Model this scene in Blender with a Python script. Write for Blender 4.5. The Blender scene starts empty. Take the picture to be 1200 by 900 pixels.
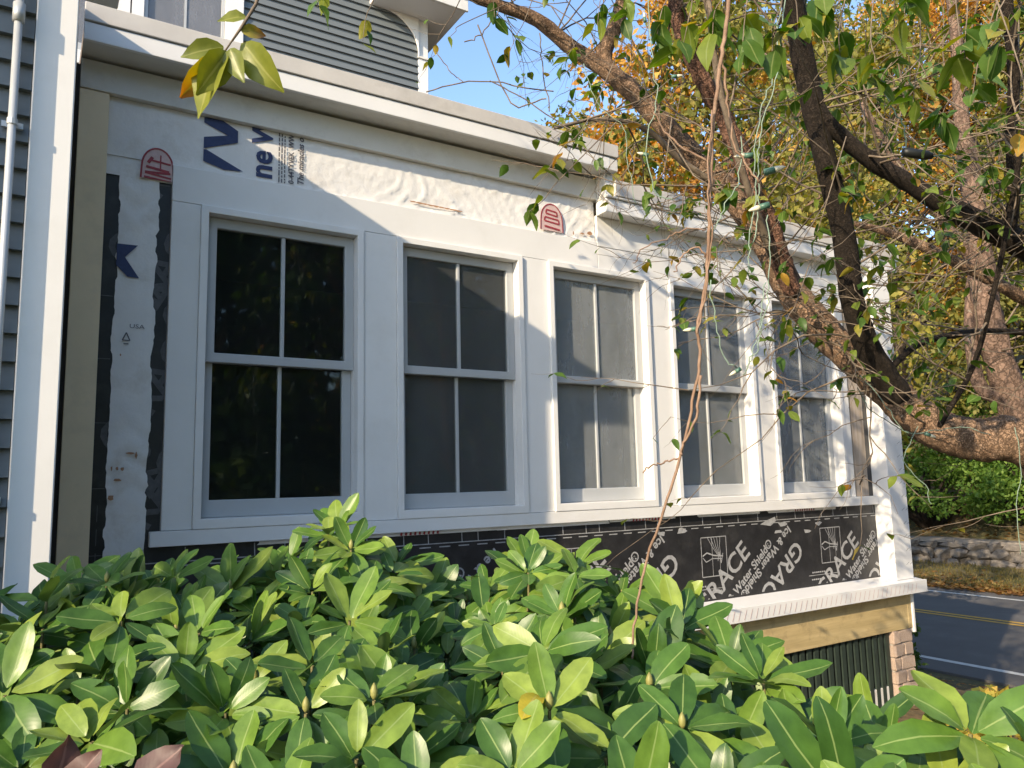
import bpy, bmesh, math, random
import numpy as np
from mathutils import Vector, Matrix, Euler
R = math.radians
random.seed(7)
RNG = np.random.default_rng(7)
SC = bpy.context.scene
COL = SC.collection

# ------------------------------------------------------------------ camera
FW = Vector((0.526635, 0.840640, 0.126412))
RT = Vector((0.848775, -0.528247, -0.023169))
UP = Vector((-0.047300, -0.119497, 0.991707))
CAM = Vector((0.0, -3.68355, 0.0))          # eye level is z = 0, the garden lies 1.6 m below
FPX = 895.31
cd = bpy.data.cameras.new('camera')
cd.sensor_width = 36.0
cd.lens = FPX / 1200.0 * 36.0
cd.clip_start = 0.05
cd.clip_end = 600.0
cam = bpy.data.objects.new('camera', cd)
COL.objects.link(cam)
cam.matrix_world = Matrix(((RT.x, UP.x, -FW.x, CAM.x), (RT.y, UP.y, -FW.y, CAM.y), (RT.z, UP.z, -FW.z, CAM.z), (0, 0, 0, 1)))
SC.camera = cam

# ------------------------------------------------------------------ sky and sun
SUN = Vector((2.5, 1.0, -1.2)).normalized()
ELEV = math.asin(-SUN.z)
w = bpy.data.worlds.new('World')
SC.world = w
w.use_nodes = True
nt = w.node_tree
sky = nt.nodes.new('ShaderNodeTexSky')
sky.sky_type = 'NISHITA'
sky.sun_disc = False
sky.sun_elevation = ELEV
sky.sun_rotation = math.atan2(-SUN.x, -SUN.y)
sky.air_density = 1.0
sky.dust_density = 0.6
sky.ozone_density = 2.2
bg = nt.nodes['Background']
bg.inputs['Strength'].default_value = 0.14
nt.links.new(sky.outputs[0], bg.inputs['Color'])
sl = bpy.data.lights.new('sun', 'SUN')
sl.energy = 2.8
sl.angle = R(0.53)
sl.color = (1.0, 0.82, 0.58)
so = bpy.data.objects.new('sun', sl)
COL.objects.link(so)
so.rotation_euler = SUN.to_track_quat('-Z', 'Y').to_euler()
SC.view_settings.view_transform = 'Standard'
SC.view_settings.look = 'None'
SC.view_settings.gamma = 1.0
SC.view_settings.exposure = 1.43
SC.view_settings.use_curve_mapping = False
SC.render.engine = 'CYCLES'
SC.cycles.use_denoising = True
SC.cycles.max_bounces = 6
SC.cycles.diffuse_bounces = 3
SC.cycles.transparent_max_bounces = 12

# ------------------------------------------------------------------ helpers
def at(px, py, d):
    """a point of the place: picture position and its distance along the view axis"""
    return CAM + FW * d + RT * ((px - 600) / FPX * d) - UP * ((py - 450) / FPX * d)

def frame_px(p):
    v = Vector(p) - CAM
    z = v.dot(FW)
    if z < 0.05:
        return None
    return (600 + FPX * v.dot(RT) / z, 450 - FPX * v.dot(UP) / z, z)

def tag(o, label=None, cat=None, group=None, kind=None):
    if label: o['label'] = label
    if cat: o['category'] = cat
    if group: o['group'] = group
    if kind: o['kind'] = kind
    return o

def empty(name, loc, label=None, cat=None, group=None):
    o = bpy.data.objects.new(name, None)
    o.location = loc
    o.empty_display_size = 0.2
    COL.objects.link(o)
    return tag(o, label, cat, group)

def attach(o, parent):
    if parent is not None:
        o.parent = parent
        if parent.type == 'EMPTY':
            o.matrix_parent_inverse = Matrix.Translation(parent.location).inverted()

def link_mesh(name, me, mat, parent=None, smooth=False):
    o = bpy.data.objects.new(name, me)
    if mat is not None and not me.materials:
        me.materials.append(mat)
    COL.objects.link(o)
    attach(o, parent)
    if smooth:
        me.polygons.foreach_set('use_smooth', [True] * len(me.polygons))
    return o

def share(name, me, parent=None):
    o = bpy.data.objects.new(name, me)
    COL.objects.link(o)
    attach(o, parent)
    return o

class MB:
    def __init__(self):
        self.v = []; self.f = []
    def box(self, x0, x1, y0, y1, z0, z1):
        return self.hexa([(x0, y0, z0), (x1, y0, z0), (x1, y1, z0), (x0, y1, z0), (x0, y0, z1), (x1, y0, z1), (x1, y1, z1), (x0, y1, z1)])
    def hexa(self, p):
        b = len(self.v)
        self.v += [tuple(q) for q in p]
        self.f += [tuple(b + i for i in q) for q in ((0, 3, 2, 1), (4, 5, 6, 7), (0, 1, 5, 4), (1, 2, 6, 5), (2, 3, 7, 6), (3, 0, 4, 7))]
        return self
    def poly(self, pts):
        b = len(self.v)
        self.v += [tuple(q) for q in pts]
        self.f.append(tuple(range(b, b + len(pts))))
        return self
    def prism(self, pts, y0, y1):
        """outline in x,z (counter-clockwise seen from -y) given thickness in y"""
        n = len(pts); b = len(self.v)
        self.v += [(x, y0, z) for x, z in pts] + [(x, y1, z) for x, z in pts]
        self.f.append(tuple(range(b, b + n)))
        self.f.append(tuple(range(b + 2 * n - 1, b + n - 1, -1)))
        for i in range(n):
            j = (i + 1) % n
            self.f.append((b + j, b + i, b + n + i, b + n + j))
        return self
    def ring(self, x0, x1, z0, z1, wl, wr, wb, wt, y0, y1):
        """a mitred rectangular frame in the wall plane"""
        O = [(x0, z0), (x1, z0), (x1, z1), (x0, z1)]
        I = [(x0 + wl, z0 + wb), (x1 - wr, z0 + wb), (x1 - wr, z1 - wt), (x0 + wl, z1 - wt)]
        b = len(self.v)
        for y in (y0, y1):
            self.v += [(x, y, z) for x, z in O] + [(x, y, z) for x, z in I]
        for i in range(4):
            j = (i + 1) % 4
            self.f += [(b + i, b + j, b + 4 + j, b + 4 + i), (b + 8 + j, b + 8 + i, b + 12 + i, b + 12 + j),
                       (b + j, b + i, b + 8 + i, b + 8 + j), (b + 4 + i, b + 4 + j, b + 12 + j, b + 12 + i)]
        return self
    def tube(self, pts, rad, n=8, cap=True, rough=0.0, rnd=None):
        pts = [Vector(p) for p in pts]
        b0 = len(self.v)
        ref = None
        for k, p in enumerate(pts):
            t = (pts[min(k + 1, len(pts) - 1)] - pts[max(k - 1, 0)])
            if t.length < 1e-9: t = Vector((0, 0, 1))
            t.normalize()
            if ref is None:
                ref = Vector((1, 0, 0)) if abs(t.x) < 0.9 else Vector((0, 1, 0))
            a = (ref - t * ref.dot(t)).normalized()
            ref = a
            c = t.cross(a)
            r = rad[k] if hasattr(rad, '__len__') else rad
            for i in range(n):
                th = 2 * math.pi * i / n
                rr = r * (1 + (rough * (rnd.random() - 0.5) * 2 if rough else 0))
                self.v.append(tuple(p + (a * math.cos(th) + c * math.sin(th)) * rr))
        for k in range(len(pts) - 1):
            for i in range(n):
                j = (i + 1) % n
                self.f.append((b0 + k * n + i, b0 + k * n + j, b0 + (k + 1) * n + j, b0 + (k + 1) * n + i))
        if cap:
            self.f.append(tuple(b0 + i for i in range(n - 1, -1, -1)))
            e = b0 + (len(pts) - 1) * n
            self.f.append(tuple(e + i for i in range(n)))
        return self
    def build(self, name, mat, parent=None, smooth=False, bevel=0.0):
        me = bpy.data.meshes.new(name)
        me.from_pydata(self.v, [], self.f)
        me.update()
        o = link_mesh(name, me, mat, parent, smooth)
        if bevel:
            m = o.modifiers.new('bevel', 'BEVEL')
            m.width = bevel; m.segments = 2; m.limit_method = 'ANGLE'
        return o

def box(name, mat, parent, x0, x1, y0, y1, z0, z1, bevel=0.0):
    return MB().box(x0, x1, y0, y1, z0, z1).build(name, mat, parent, bevel=bevel)

def smooth_path(pts, sub=5):
    """Catmull-Rom through points that may carry extra numbers (radius)"""
    P = np.array(pts, float)
    P = np.vstack([2 * P[0] - P[1], P, 2 * P[-1] - P[-2]])
    out = []
    for i in range(1, len(P) - 2):
        p0, p1, p2, p3 = P[i - 1], P[i], P[i + 1], P[i + 2]
        for k in range(sub):
            t = k / sub
            out.append(0.5 * ((2 * p1) + (-p0 + p2) * t + (2 * p0 - 5 * p1 + 4 * p2 - p3) * t * t + (-p0 + 3 * p1 - 3 * p2 + p3) * t ** 3))
    out.append(P[-2])
    return np.array(out)

# ------------------------------------------------------------------ materials
def new_mat(name):
    m = bpy.data.materials.new(name)
    m.use_nodes = True
    n = m.node_tree
    return m, n, n.nodes['Principled BSDF'], n.nodes['Material Output']

def noise(n, scale, detail=4.0, rough=0.6, coord='Object', stretch=None):
    tc = n.nodes.new('ShaderNodeTexCoord')
    nz = n.nodes.new('ShaderNodeTexNoise')
    nz.inputs['Scale'].default_value = scale
    nz.inputs['Detail'].default_value = detail
    nz.inputs['Roughness'].default_value = rough
    if stretch:
        mp = n.nodes.new('ShaderNodeMapping')
        mp.inputs['Scale'].default_value = stretch
        n.links.new(tc.outputs[coord], mp.inputs['Vector'])
        n.links.new(mp.outputs[0], nz.inputs['Vector'])
    else:
        n.links.new(tc.outputs[coord], nz.inputs['Vector'])
    return nz

def ramp(n, src, stops):
    r = n.nodes.new('ShaderNodeValToRGB')
    while len(r.color_ramp.elements) < len(stops):
        r.color_ramp.elements.new(0.5)
    for e, (p, c) in zip(r.color_ramp.elements, stops):
        e.position = p
        e.color = (c[0], c[1], c[2], 1)
    n.links.new(src, r.inputs[0])
    return r

def bump(n, b, src, strength, dist=0.01):
    bp = n.nodes.new('ShaderNodeBump')
    bp.inputs['Strength'].default_value = strength
    bp.inputs['Distance'].default_value = dist
    n.links.new(src, bp.inputs['Height'])
    n.links.new(bp.outputs[0], b.inputs['Normal'])

def mul(c, k):
    return tuple(x * k for x in c)

def mat(name, col, rough=0.6, var=0.12, scale=6.0, col2=None, bmp=0.0, bscale=80.0, bdist=0.004, spec=0.4, stretch=None, metal=0.0, stain=None):
    m, n, b, o = new_mat(name)
    nz = noise(n, scale, 5.0, 0.65, stretch=stretch)
    a = mul(col, 1 - var); c = col2 if col2 else mul(col, 1 + var)
    rp = ramp(n, nz.outputs[0], [(0.3, a), (0.7, c)])
    last = rp.outputs[0]
    if stain:
        scol, samt, ssc = stain
        n2 = noise(n, ssc, 6.0, 0.7)
        r2 = ramp(n, n2.outputs[0], [(0.52, (0, 0, 0)), (0.75, (samt, samt, samt))])
        mx = n.nodes.new('ShaderNodeMixRGB')
        mx.inputs[2].default_value = (*scol, 1)
        n.links.new(r2.outputs[0], mx.inputs[0])
        n.links.new(last, mx.inputs[1])
        last = mx.outputs[0]
    n.links.new(last, b.inputs['Base Color'])
    b.inputs['Roughness'].default_value = rough
    b.inputs['Specular IOR Level'].default_value = spec
    b.inputs['Metallic'].default_value = metal
    if bmp:
        nb = noise(n, bscale, 5.0, 0.6, stretch=stretch)
        bump(n, b, nb.outputs[0], bmp, bdist)
    return m

def leaf_mat(name, stops, rough=0.45, trans=0.3, spec=0.5, rib=None, per_object=True, rib_w=0.05, under=None, tip=None):
    """stops: colour stops over a per-leaf random number"""
    m, n, b, o = new_mat(name)
    if per_object:
        src = n.nodes.new('ShaderNodeObjectInfo').outputs['Random']
    else:
        src = n.nodes.new('ShaderNodeNewGeometry').outputs['Random Per Island']
    rp = ramp(n, src, stops)
    last = rp.outputs[0]
    nz = noise(n, 30.0, 4.0)
    mv = n.nodes.new('ShaderNodeMixRGB'); mv.blend_type = 'MULTIPLY'; mv.inputs[0].default_value = 1.0
    r3 = ramp(n, nz.outputs[0], [(0.28, (0.66, 0.70, 0.62)), (0.7, (1.15, 1.12, 1.1))])
    n.links.new(last, mv.inputs[1]); n.links.new(r3.outputs[0], mv.inputs[2])
    last = mv.outputs[0]
    if rib or tip:
        uv = n.nodes.new('ShaderNodeUVMap')
        sp = n.nodes.new('ShaderNodeSeparateXYZ')
        n.links.new(uv.outputs[0], sp.inputs[0])
    if tip:
        mt = n.nodes.new('ShaderNodeMixRGB')
        r5 = ramp(n, sp.outputs[1], [(0.45, (0, 0, 0)), (1.0, (0.8, 0.8, 0.8))])
        n.links.new(r5.outputs[0], mt.inputs[0])
        n.links.new(last, mt.inputs[1])
        mt.inputs[2].default_value = (*tip, 1)
        last = mt.outputs[0]
    if rib:
        sb = n.nodes.new('ShaderNodeMath'); sb.operation = 'SUBTRACT'; sb.inputs[1].default_value = 0.5
        ab = n.nodes.new('ShaderNodeMath'); ab.operation = 'ABSOLUTE'
        n.links.new(sp.outputs[0], sb.inputs[0]); n.links.new(sb.outputs[0], ab.inputs[0])
        r4 = ramp(n, ab.outputs[0], [(rib_w * 0.4, (0.75, 0.75, 0.75)), (rib_w, (0, 0, 0))])
        mx = n.nodes.new('ShaderNodeMixRGB')
        n.links.new(r4.outputs[0], mx.inputs[0]); n.links.new(last, mx.inputs[1])
        mx.inputs[2].default_value = (*rib, 1)
        last = mx.outputs[0]
        # side veins as fine relief
        wv = n.nodes.new('ShaderNodeTexWave'); wv.wave_type = 'BANDS'; wv.bands_direction = 'Y'
        wv.inputs['Scale'].default_value = 4.0; wv.inputs['Distortion'].default_value = 1.5; wv.inputs['Detail'].default_value = 2.0
        ad = n.nodes.new('ShaderNodeCombineXYZ')
        ms = n.nodes.new('ShaderNodeMath'); ms.operation = 'MULTIPLY_ADD'; ms.inputs[1].default_value = -0.45
        n.links.new(ab.outputs[0], ms.inputs[0]); n.links.new(sp.outputs[1], ms.inputs[2])
        n.links.new(ms.outputs[0], ad.inputs[1])
        n.links.new(ad.outputs[0], wv.inputs['Vector'])
        bump(n, b, wv.outputs[1], 0.022, 0.0012)
    if under:
        ge = n.nodes.new('ShaderNodeNewGeometry')
        mu = n.nodes.new('ShaderNodeMixRGB')
        n.links.new(ge.outputs['Backfacing'], mu.inputs[0]); n.links.new(last, mu.inputs[1])
        mu.inputs[2].default_value = (*under, 1)
        last = mu.outputs[0]
    n.links.new(last, b.inputs['Base Color'])
    b.inputs['Roughness'].default_value = rough
    b.inputs['Specular IOR Level'].default_value = spec
    tr = n.nodes.new('ShaderNodeBsdfTranslucent')
    hs = n.nodes.new('ShaderNodeHueSaturation'); hs.inputs['Saturation'].default_value = 1.25; hs.inputs['Value'].default_value = 1.3
    n.links.new(last, hs.inputs['Color']); n.links.new(hs.outputs[0], tr.inputs[0])
    ms2 = n.nodes.new('ShaderNodeMixShader'); ms2.inputs[0].default_value = trans
    n.links.new(b.outputs[0], ms2.inputs[1]); n.links.new(tr.outputs[0], ms2.inputs[2])
    n.links.new(ms2.outputs[0], o.inputs[0])
    return m

def glass_mat(name, dust_light=0.1, dust_light_col=(0.55, 0.56, 0.55)):
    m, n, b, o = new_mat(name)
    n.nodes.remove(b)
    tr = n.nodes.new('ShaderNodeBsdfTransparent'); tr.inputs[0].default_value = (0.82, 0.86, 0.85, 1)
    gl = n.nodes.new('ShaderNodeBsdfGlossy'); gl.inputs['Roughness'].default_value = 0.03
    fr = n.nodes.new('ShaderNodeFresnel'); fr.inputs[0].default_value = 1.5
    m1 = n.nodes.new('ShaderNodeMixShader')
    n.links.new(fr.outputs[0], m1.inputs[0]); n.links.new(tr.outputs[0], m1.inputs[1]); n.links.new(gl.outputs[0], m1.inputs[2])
    df = n.nodes.new('ShaderNodeBsdfDiffuse'); df.inputs[0].default_value = (*dust_light_col, 1)
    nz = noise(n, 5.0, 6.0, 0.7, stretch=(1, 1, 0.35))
    rp = ramp(n, nz.outputs[0], [(0.3, (dust_light * 0.75,) * 3), (0.75, (dust_light * 1.3,) * 3)])
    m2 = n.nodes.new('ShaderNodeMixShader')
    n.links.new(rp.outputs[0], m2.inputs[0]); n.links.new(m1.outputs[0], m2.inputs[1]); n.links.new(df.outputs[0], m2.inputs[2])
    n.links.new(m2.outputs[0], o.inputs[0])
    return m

M = {}
M['white'] = mat('white_paint', (0.78, 0.77, 0.75), 0.42, 0.03, 3.0, bmp=0.15, bscale=160, bdist=0.001, stain=((0.55, 0.52, 0.46), 0.25, 2.2))
M['sash'] = mat('sash_paint', (0.44, 0.455, 0.465), 0.4, 0.04, 5.0, stain=((0.45, 0.44, 0.41), 0.35, 7.0))
M['pvc'] = mat('white_pvc', (0.82, 0.815, 0.80), 0.3, 0.02, 4.0)
M['cream'] = mat('cream_board', (0.86, 0.71, 0.48), 0.5, 0.06, 3.0, bmp=0.1, bscale=60, stain=((0.42, 0.36, 0.26), 0.4, 2.5))
M['oldwhite'] = mat('aged_white_paint', (0.70, 0.68, 0.63), 0.5, 0.05, 4.0, bmp=0.2, bscale=90, bdist=0.002, stain=((0.40, 0.36, 0.30), 0.45, 5.0))
M['fasciagrey'] = mat('weathered_roof_edge', (0.56, 0.53, 0.49), 0.55, 0.08, 5.0, stain=((0.35, 0.32, 0.28), 0.5, 4.0))
M['brownedge'] = mat('brown_caulked_edge', (0.16, 0.13, 0.10), 0.7, 0.3, 30.0, bmp=0.5, bscale=120)
M['wrap'] = mat('house_wrap', (0.80, 0.785, 0.765), 0.45, 0.05, 6.0, bmp=0.5, bscale=22, bdist=0.006, stain=((0.50, 0.44, 0.36), 0.5, 5.5))
M['membrane'] = mat('black_membrane', (0.022, 0.022, 0.024), 0.42, 0.35, 9.0, bmp=0.4, bscale=14, bdist=0.006, spec=0.5, stain=((0.07, 0.066, 0.062), 0.6, 6.0))
M['print_grey'] = mat('grey_print', (0.36, 0.36, 0.36), 0.5, 0.25, 40.0)
M['print_dim'] = mat('dim_grey_print', (0.10, 0.10, 0.105), 0.5, 0.25, 40.0)
M['print_blue'] = mat('navy_print', (0.035, 0.05, 0.13), 0.5, 0.15, 40.0)
M['print_black'] = mat('black_print', (0.10, 0.10, 0.12), 0.55, 0.3, 60.0)
M['print_red'] = mat('red_print', (0.32, 0.045, 0.055), 0.5, 0.2, 60.0)
M['print_pink'] = mat('pink_print', (0.62, 0.45, 0.43), 0.5, 0.1, 60.0)
M['rust'] = mat('rust_stain', (0.40, 0.22, 0.12), 0.7, 0.35, 60.0)
M['barewood'] = mat('bare_sheathing_wood', (0.40, 0.31, 0.23), 0.7, 0.2, 5.0, col2=(0.52, 0.45, 0.38), bmp=0.4, bscale=40, stretch=(6, 6, 0.5))
M['beam'] = mat('treated_timber', (0.50, 0.38, 0.18), 0.6, 0.14, 4.0, col2=(0.64, 0.50, 0.26), bmp=0.3, bscale=30, stretch=(0.35, 5, 6), stain=((0.22, 0.15, 0.08), 0.6, 9.0))
M['lattice'] = mat('dark_green_lattice', (0.03, 0.045, 0.036), 0.5, 0.2, 12.0)
M['brick'] = mat('pale_brick', (0.44, 0.31, 0.24), 0.85, 0.22, 14.0, col2=(0.52, 0.42, 0.34), bmp=0.6, bscale=70, bdist=0.006)
M['mortar'] = mat('mortar', (0.36, 0.33, 0.29), 0.9, 0.15, 20.0, bmp=0.5, bscale=90)
M['clap'] = mat('grey_clapboard', (0.15, 0.17, 0.18), 0.55, 0.08, 3.0, bmp=0.15, bscale=50, stretch=(0.4, 3, 5))
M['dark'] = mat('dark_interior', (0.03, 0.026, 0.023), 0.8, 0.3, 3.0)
M['sheath'] = mat('sheathing', (0.16, 0.14, 0.12), 0.8, 0.2, 6.0)
M['shingle'] = mat('brown_shingles', (0.16, 0.13, 0.11), 0.85, 0.3, 25.0, bmp=0.5, bscale=60)
M['pipe'] = mat('grey_conduit', (0.52, 0.54, 0.55), 0.4, 0.08, 8.0, metal=0.3)
GLASS = [glass_mat('window_glass_%s' % n_, d_, (0.56, 0.60, 0.63)) for n_, d_ in (('shade_toned', 0.012), ('part_lit_toned', 0.085), ('lit_toned', 0.30), ('lit_toned_b', 0.26), ('lit_toned_c', 0.30))]  # sunlight on the panes put into the dust amount: shaded least, sunlit most
M['glass_up'] = glass_mat('upper_window_glass', 0.35, (0.45, 0.46, 0.5))
def bark_mat(name, c1, c2, crack, sc, stretch=(1, 1, 1), lichen=None):
    m, n, b, o = new_mat(name)
    nz = noise(n, sc * 0.35, 6.0, 0.7)
    rp = ramp(n, nz.outputs[0], [(0.3, c1), (0.7, c2)])
    tc = n.nodes.new('ShaderNodeTexCoord')
    wn = noise(n, sc * 0.8, 4.0, 0.6)
    ad = n.nodes.new('ShaderNodeMixRGB'); ad.blend_type = 'ADD'; ad.inputs[0].default_value = 0.08
    n.links.new(tc.outputs['Object'], ad.inputs[1]); n.links.new(wn.outputs[1], ad.inputs[2])
    mp = n.nodes.new('ShaderNodeMapping'); mp.inputs['Scale'].default_value = stretch
    n.links.new(ad.outputs[0], mp.inputs[0])
    vo = n.nodes.new('ShaderNodeTexVoronoi'); vo.feature = 'DISTANCE_TO_EDGE'; vo.inputs['Scale'].default_value = sc
    n.links.new(mp.outputs[0], vo.inputs['Vector'])
    cr = ramp(n, vo.outputs[0], [(0.0, (crack,) * 3), (0.16, (1, 1, 1))])
    mx = n.nodes.new('ShaderNodeMixRGB'); mx.blend_type = 'MULTIPLY'; mx.inputs[0].default_value = 1
    n.links.new(rp.outputs[0], mx.inputs[1]); n.links.new(cr.outputs[0], mx.inputs[2])
    last = mx.outputs[0]
    if lichen:
        ln = noise(n, 16.0, 6.0, 0.75)
        lr = ramp(n, ln.outputs[0], [(0.60, (0, 0, 0)), (0.68, (0.65,) * 3)])
        lx = n.nodes.new('ShaderNodeMixRGB'); lx.inputs[2].default_value = (*lichen, 1)
        n.links.new(lr.outputs[0], lx.inputs[0]); n.links.new(last, lx.inputs[1]); last = lx.outputs[0]
    n.links.new(last, b.inputs['Base Color'])
    b.inputs['Roughness'].default_value = 0.88
    b.inputs['Specular IOR Level'].default_value = 0.25
    fn = noise(n, sc * 3.0, 5.0, 0.7)
    mh = n.nodes.new('ShaderNodeMath'); mh.operation = 'MULTIPLY_ADD'; mh.inputs[1].default_value = 0.35
    n.links.new(fn.outputs[0], mh.inputs[0]); n.links.new(cr.outputs[0], mh.inputs[2])
    bump(n, b, mh.outputs[0], 0.9, 0.012)
    return m
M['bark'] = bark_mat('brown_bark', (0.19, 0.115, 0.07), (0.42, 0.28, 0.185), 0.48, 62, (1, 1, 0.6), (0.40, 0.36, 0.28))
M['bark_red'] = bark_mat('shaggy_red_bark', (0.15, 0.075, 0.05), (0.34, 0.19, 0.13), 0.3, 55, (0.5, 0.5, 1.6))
M['bark_dark_shade'] = bark_mat('dark_bark_with_shade', (0.020, 0.015, 0.011), (0.052, 0.039, 0.03), 0.6, 60)  # dark bark; canopy shade on the fruit tree branches is in its colour
M['bark_grey'] = bark_mat('grey_brown_bark', (0.12, 0.08, 0.06), (0.30, 0.20, 0.15), 0.55, 30, (1, 1, 0.5), (0.38, 0.34, 0.28))
M['twig'] = mat('twig_bark', (0.11, 0.08, 0.055), 0.8, 0.3, 20.0, col2=(0.24, 0.19, 0.14))
M['vine'] = mat('dry_vine', (0.20, 0.115, 0.07), 0.75, 0.25, 25.0, col2=(0.33, 0.22, 0.15), bmp=0.5, bscale=120)
M['stem'] = mat('green_brown_stem', (0.17, 0.15, 0.06), 0.7, 0.3, 20.0)
M['bud'] = mat('yellow_green_bud', (0.27, 0.26, 0.08), 0.5, 0.2, 60.0)
M['wire'] = mat('pale_green_wire', (0.20, 0.27, 0.21), 0.5, 0.1, 30.0)
M['wire_dark'] = mat('dark_green_wire', (0.03, 0.06, 0.045), 0.5, 0.2, 30.0)
M['socket'] = mat('green_socket', (0.07, 0.15, 0.11), 0.4, 0.15, 30.0)
M['bulb'] = mat('cream_bulb', (0.58, 0.55, 0.42), 0.25, 0.05, 30.0)
M['plug'] = mat('black_plug', (0.012, 0.014, 0.014), 0.5, 0.2, 30.0)
M['asphalt'] = mat('asphalt', (0.105, 0.10, 0.098), 0.85, 0.12, 1.2, bmp=0.4, bscale=180, bdist=0.004, stain=((0.15, 0.145, 0.14), 0.8, 0.6))
M['line_white'] = mat('white_line_paint', (0.58, 0.58, 0.56), 0.6, 0.15, 12.0, stain=((0.22, 0.22, 0.22), 0.7, 9.0))
M['line_yellow'] = mat('yellow_line_paint', (0.55, 0.33, 0.06), 0.6, 0.12, 12.0, stain=((0.22, 0.17, 0.10), 0.6, 9.0))
M['stone'] = mat('field_stone', (0.13, 0.115, 0.10), 0.9, 0.35, 3.5, col2=(0.24, 0.21, 0.18), bmp=0.7, bscale=18, bdist=0.02)
M['stonecap'] = mat('wall_cap_stone', (0.27, 0.235, 0.20), 0.9, 0.3, 3.0, bmp=0.6, bscale=15, bdist=0.02)

def ground_mat():
    m, n, b, o = new_mat('garden_ground')
    n1 = noise(n, 0.7, 6.0, 0.65); n2 = noise(n, 14.0, 6.0, 0.7)
    r1 = ramp(n, n1.outputs[0], [(0.3, (0.075, 0.085, 0.028)), (0.5, (0.13, 0.105, 0.05)), (0.68, (0.19, 0.12, 0.06))])
    r2 = ramp(n, n2.outputs[0], [(0.3, (0.55, 0.55, 0.55)), (0.7, (1.35, 1.3, 1.2))])
    mx = n.nodes.new('ShaderNodeMixRGB'); mx.blend_type = 'MULTIPLY'; mx.inputs[0].default_value = 1
    n.links.new(r1.outputs[0], mx.inputs[1]); n.links.new(r2.outputs[0], mx.inputs[2])
    n.links.new(mx.outputs[0], b.inputs['Base Color'])
    b.inputs['Roughness'].default_value = 0.95
    bump(n, b, n2.outputs[0], 0.8, 0.05)
    return m
M['ground'] = ground_mat()

GREENS = [(0.0, (0.038, 0.095, 0.017)), (0.4, (0.080, 0.170, 0.026)), (0.75, (0.145, 0.240, 0.036)), (1.0, (0.235, 0.310, 0.052))]
M['rhodo'] = leaf_mat('rhododendron_leaf', GREENS, 0.38, 0.15, 0.42, rib=(0.26, 0.34, 0.11), rib_w=0.035, per_object=True, under=(0.12, 0.185, 0.06))
M['rhodo_mass'] = leaf_mat('rhododendron_leaf_mass', GREENS, 0.38, 0.15, 0.42, rib=(0.26, 0.34, 0.11), rib_w=0.035, per_object=False, under=(0.12, 0.185, 0.06))
M['rhodo_yellow'] = leaf_mat('yellowed_leaf', [(0.0, (0.55, 0.42, 0.03)), (1.0, (0.62, 0.50, 0.05))], 0.45, 0.3, rib=(0.6, 0.5, 0.15))
TL = [(0.0, (0.05, 0.11, 0.02)), (0.5, (0.10, 0.18, 0.03)), (0.8, (0.20, 0.25, 0.04)), (0.93, (0.33, 0.28, 0.05)), (1.0, (0.45, 0.22, 0.04))]
M['tleaf'] = leaf_mat('fruit_tree_leaf', TL, 0.45, 0.4, 0.4, rib=(0.25, 0.3, 0.1))
M['tleaf_mass'] = leaf_mat('fruit_tree_leaf_mass', TL, 0.45, 0.4, 0.4, per_object=False)
M['spray_leaf'] = leaf_mat('turning_leaf', [(0.0, (0.16, 0.19, 0.03)), (1.0, (0.25, 0.27, 0.04))], 0.4, 0.35, 0.45, rib=(0.35, 0.35, 0.1))
M['spray_leaf_red'] = leaf_mat('turning_leaf_orange_tip', [(0.0, (0.30, 0.27, 0.05)), (1.0, (0.38, 0.30, 0.06))], 0.4, 0.35, 0.45, rib=(0.4, 0.35, 0.1), tip=(0.55, 0.17, 0.07))
M['red_leaf'] = leaf_mat('dusky_red_leaf', [(0.0, (0.10, 0.05, 0.05)), (1.0, (0.13, 0.07, 0.065))], 0.5, 0.25, 0.4, rib=(0.25, 0.14, 0.12))
def crownmat(name, stops): return leaf_mat(name, stops, 0.6, 0.35, 0.25, per_object=False)
M['c_olive'] = crownmat('olive_foliage', [(0.0, (0.090, 0.096, 0.028)), (0.5, (0.198, 0.192, 0.058)), (1.0, (0.307, 0.282, 0.090))])
M['c_orange'] = crownmat('orange_foliage', [(0.0, (0.410, 0.192, 0.038)), (0.5, (0.589, 0.282, 0.064)), (1.0, (0.620, 0.435, 0.102))])
M['c_green'] = crownmat('green_foliage', [(0.0, (0.045, 0.096, 0.023)), (0.6, (0.096, 0.166, 0.038)), (1.0, (0.166, 0.243, 0.064))])
M['c_shrub'] = crownmat('evergreen_shrub_foliage', [(0.0, (0.077, 0.154, 0.026)), (0.6, (0.147, 0.256, 0.045)), (1.0, (0.230, 0.333, 0.077))])
M['c_pine'] = crownmat('pine_foliage', [(0.0, (0.038, 0.077, 0.038)), (1.0, (0.128, 0.179, 0.077))])
M['c_yellow'] = crownmat('yellow_olive_foliage', [(0.0, (0.11, 0.12, 0.03)), (0.45, (0.21, 0.205, 0.05)), (0.85, (0.33, 0.30, 0.075)), (1.0, (0.40, 0.28, 0.07))])
M['litter'] = crownmat('fallen_leaves', [(0.0, (0.20, 0.09, 0.035)), (0.5, (0.34, 0.17, 0.06)), (1.0, (0.42, 0.30, 0.12))])
M['grass'] = crownmat('grass_blades', [(0.0, (0.11, 0.10, 0.03)), (1.0, (0.21, 0.165, 0.06))])
M['yshrub'] = crownmat('yellowing_shrub_foliage', [(0.0, (0.22, 0.24, 0.05)), (0.6, (0.42, 0.36, 0.07)), (1.0, (0.55, 0.38, 0.10))])

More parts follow.
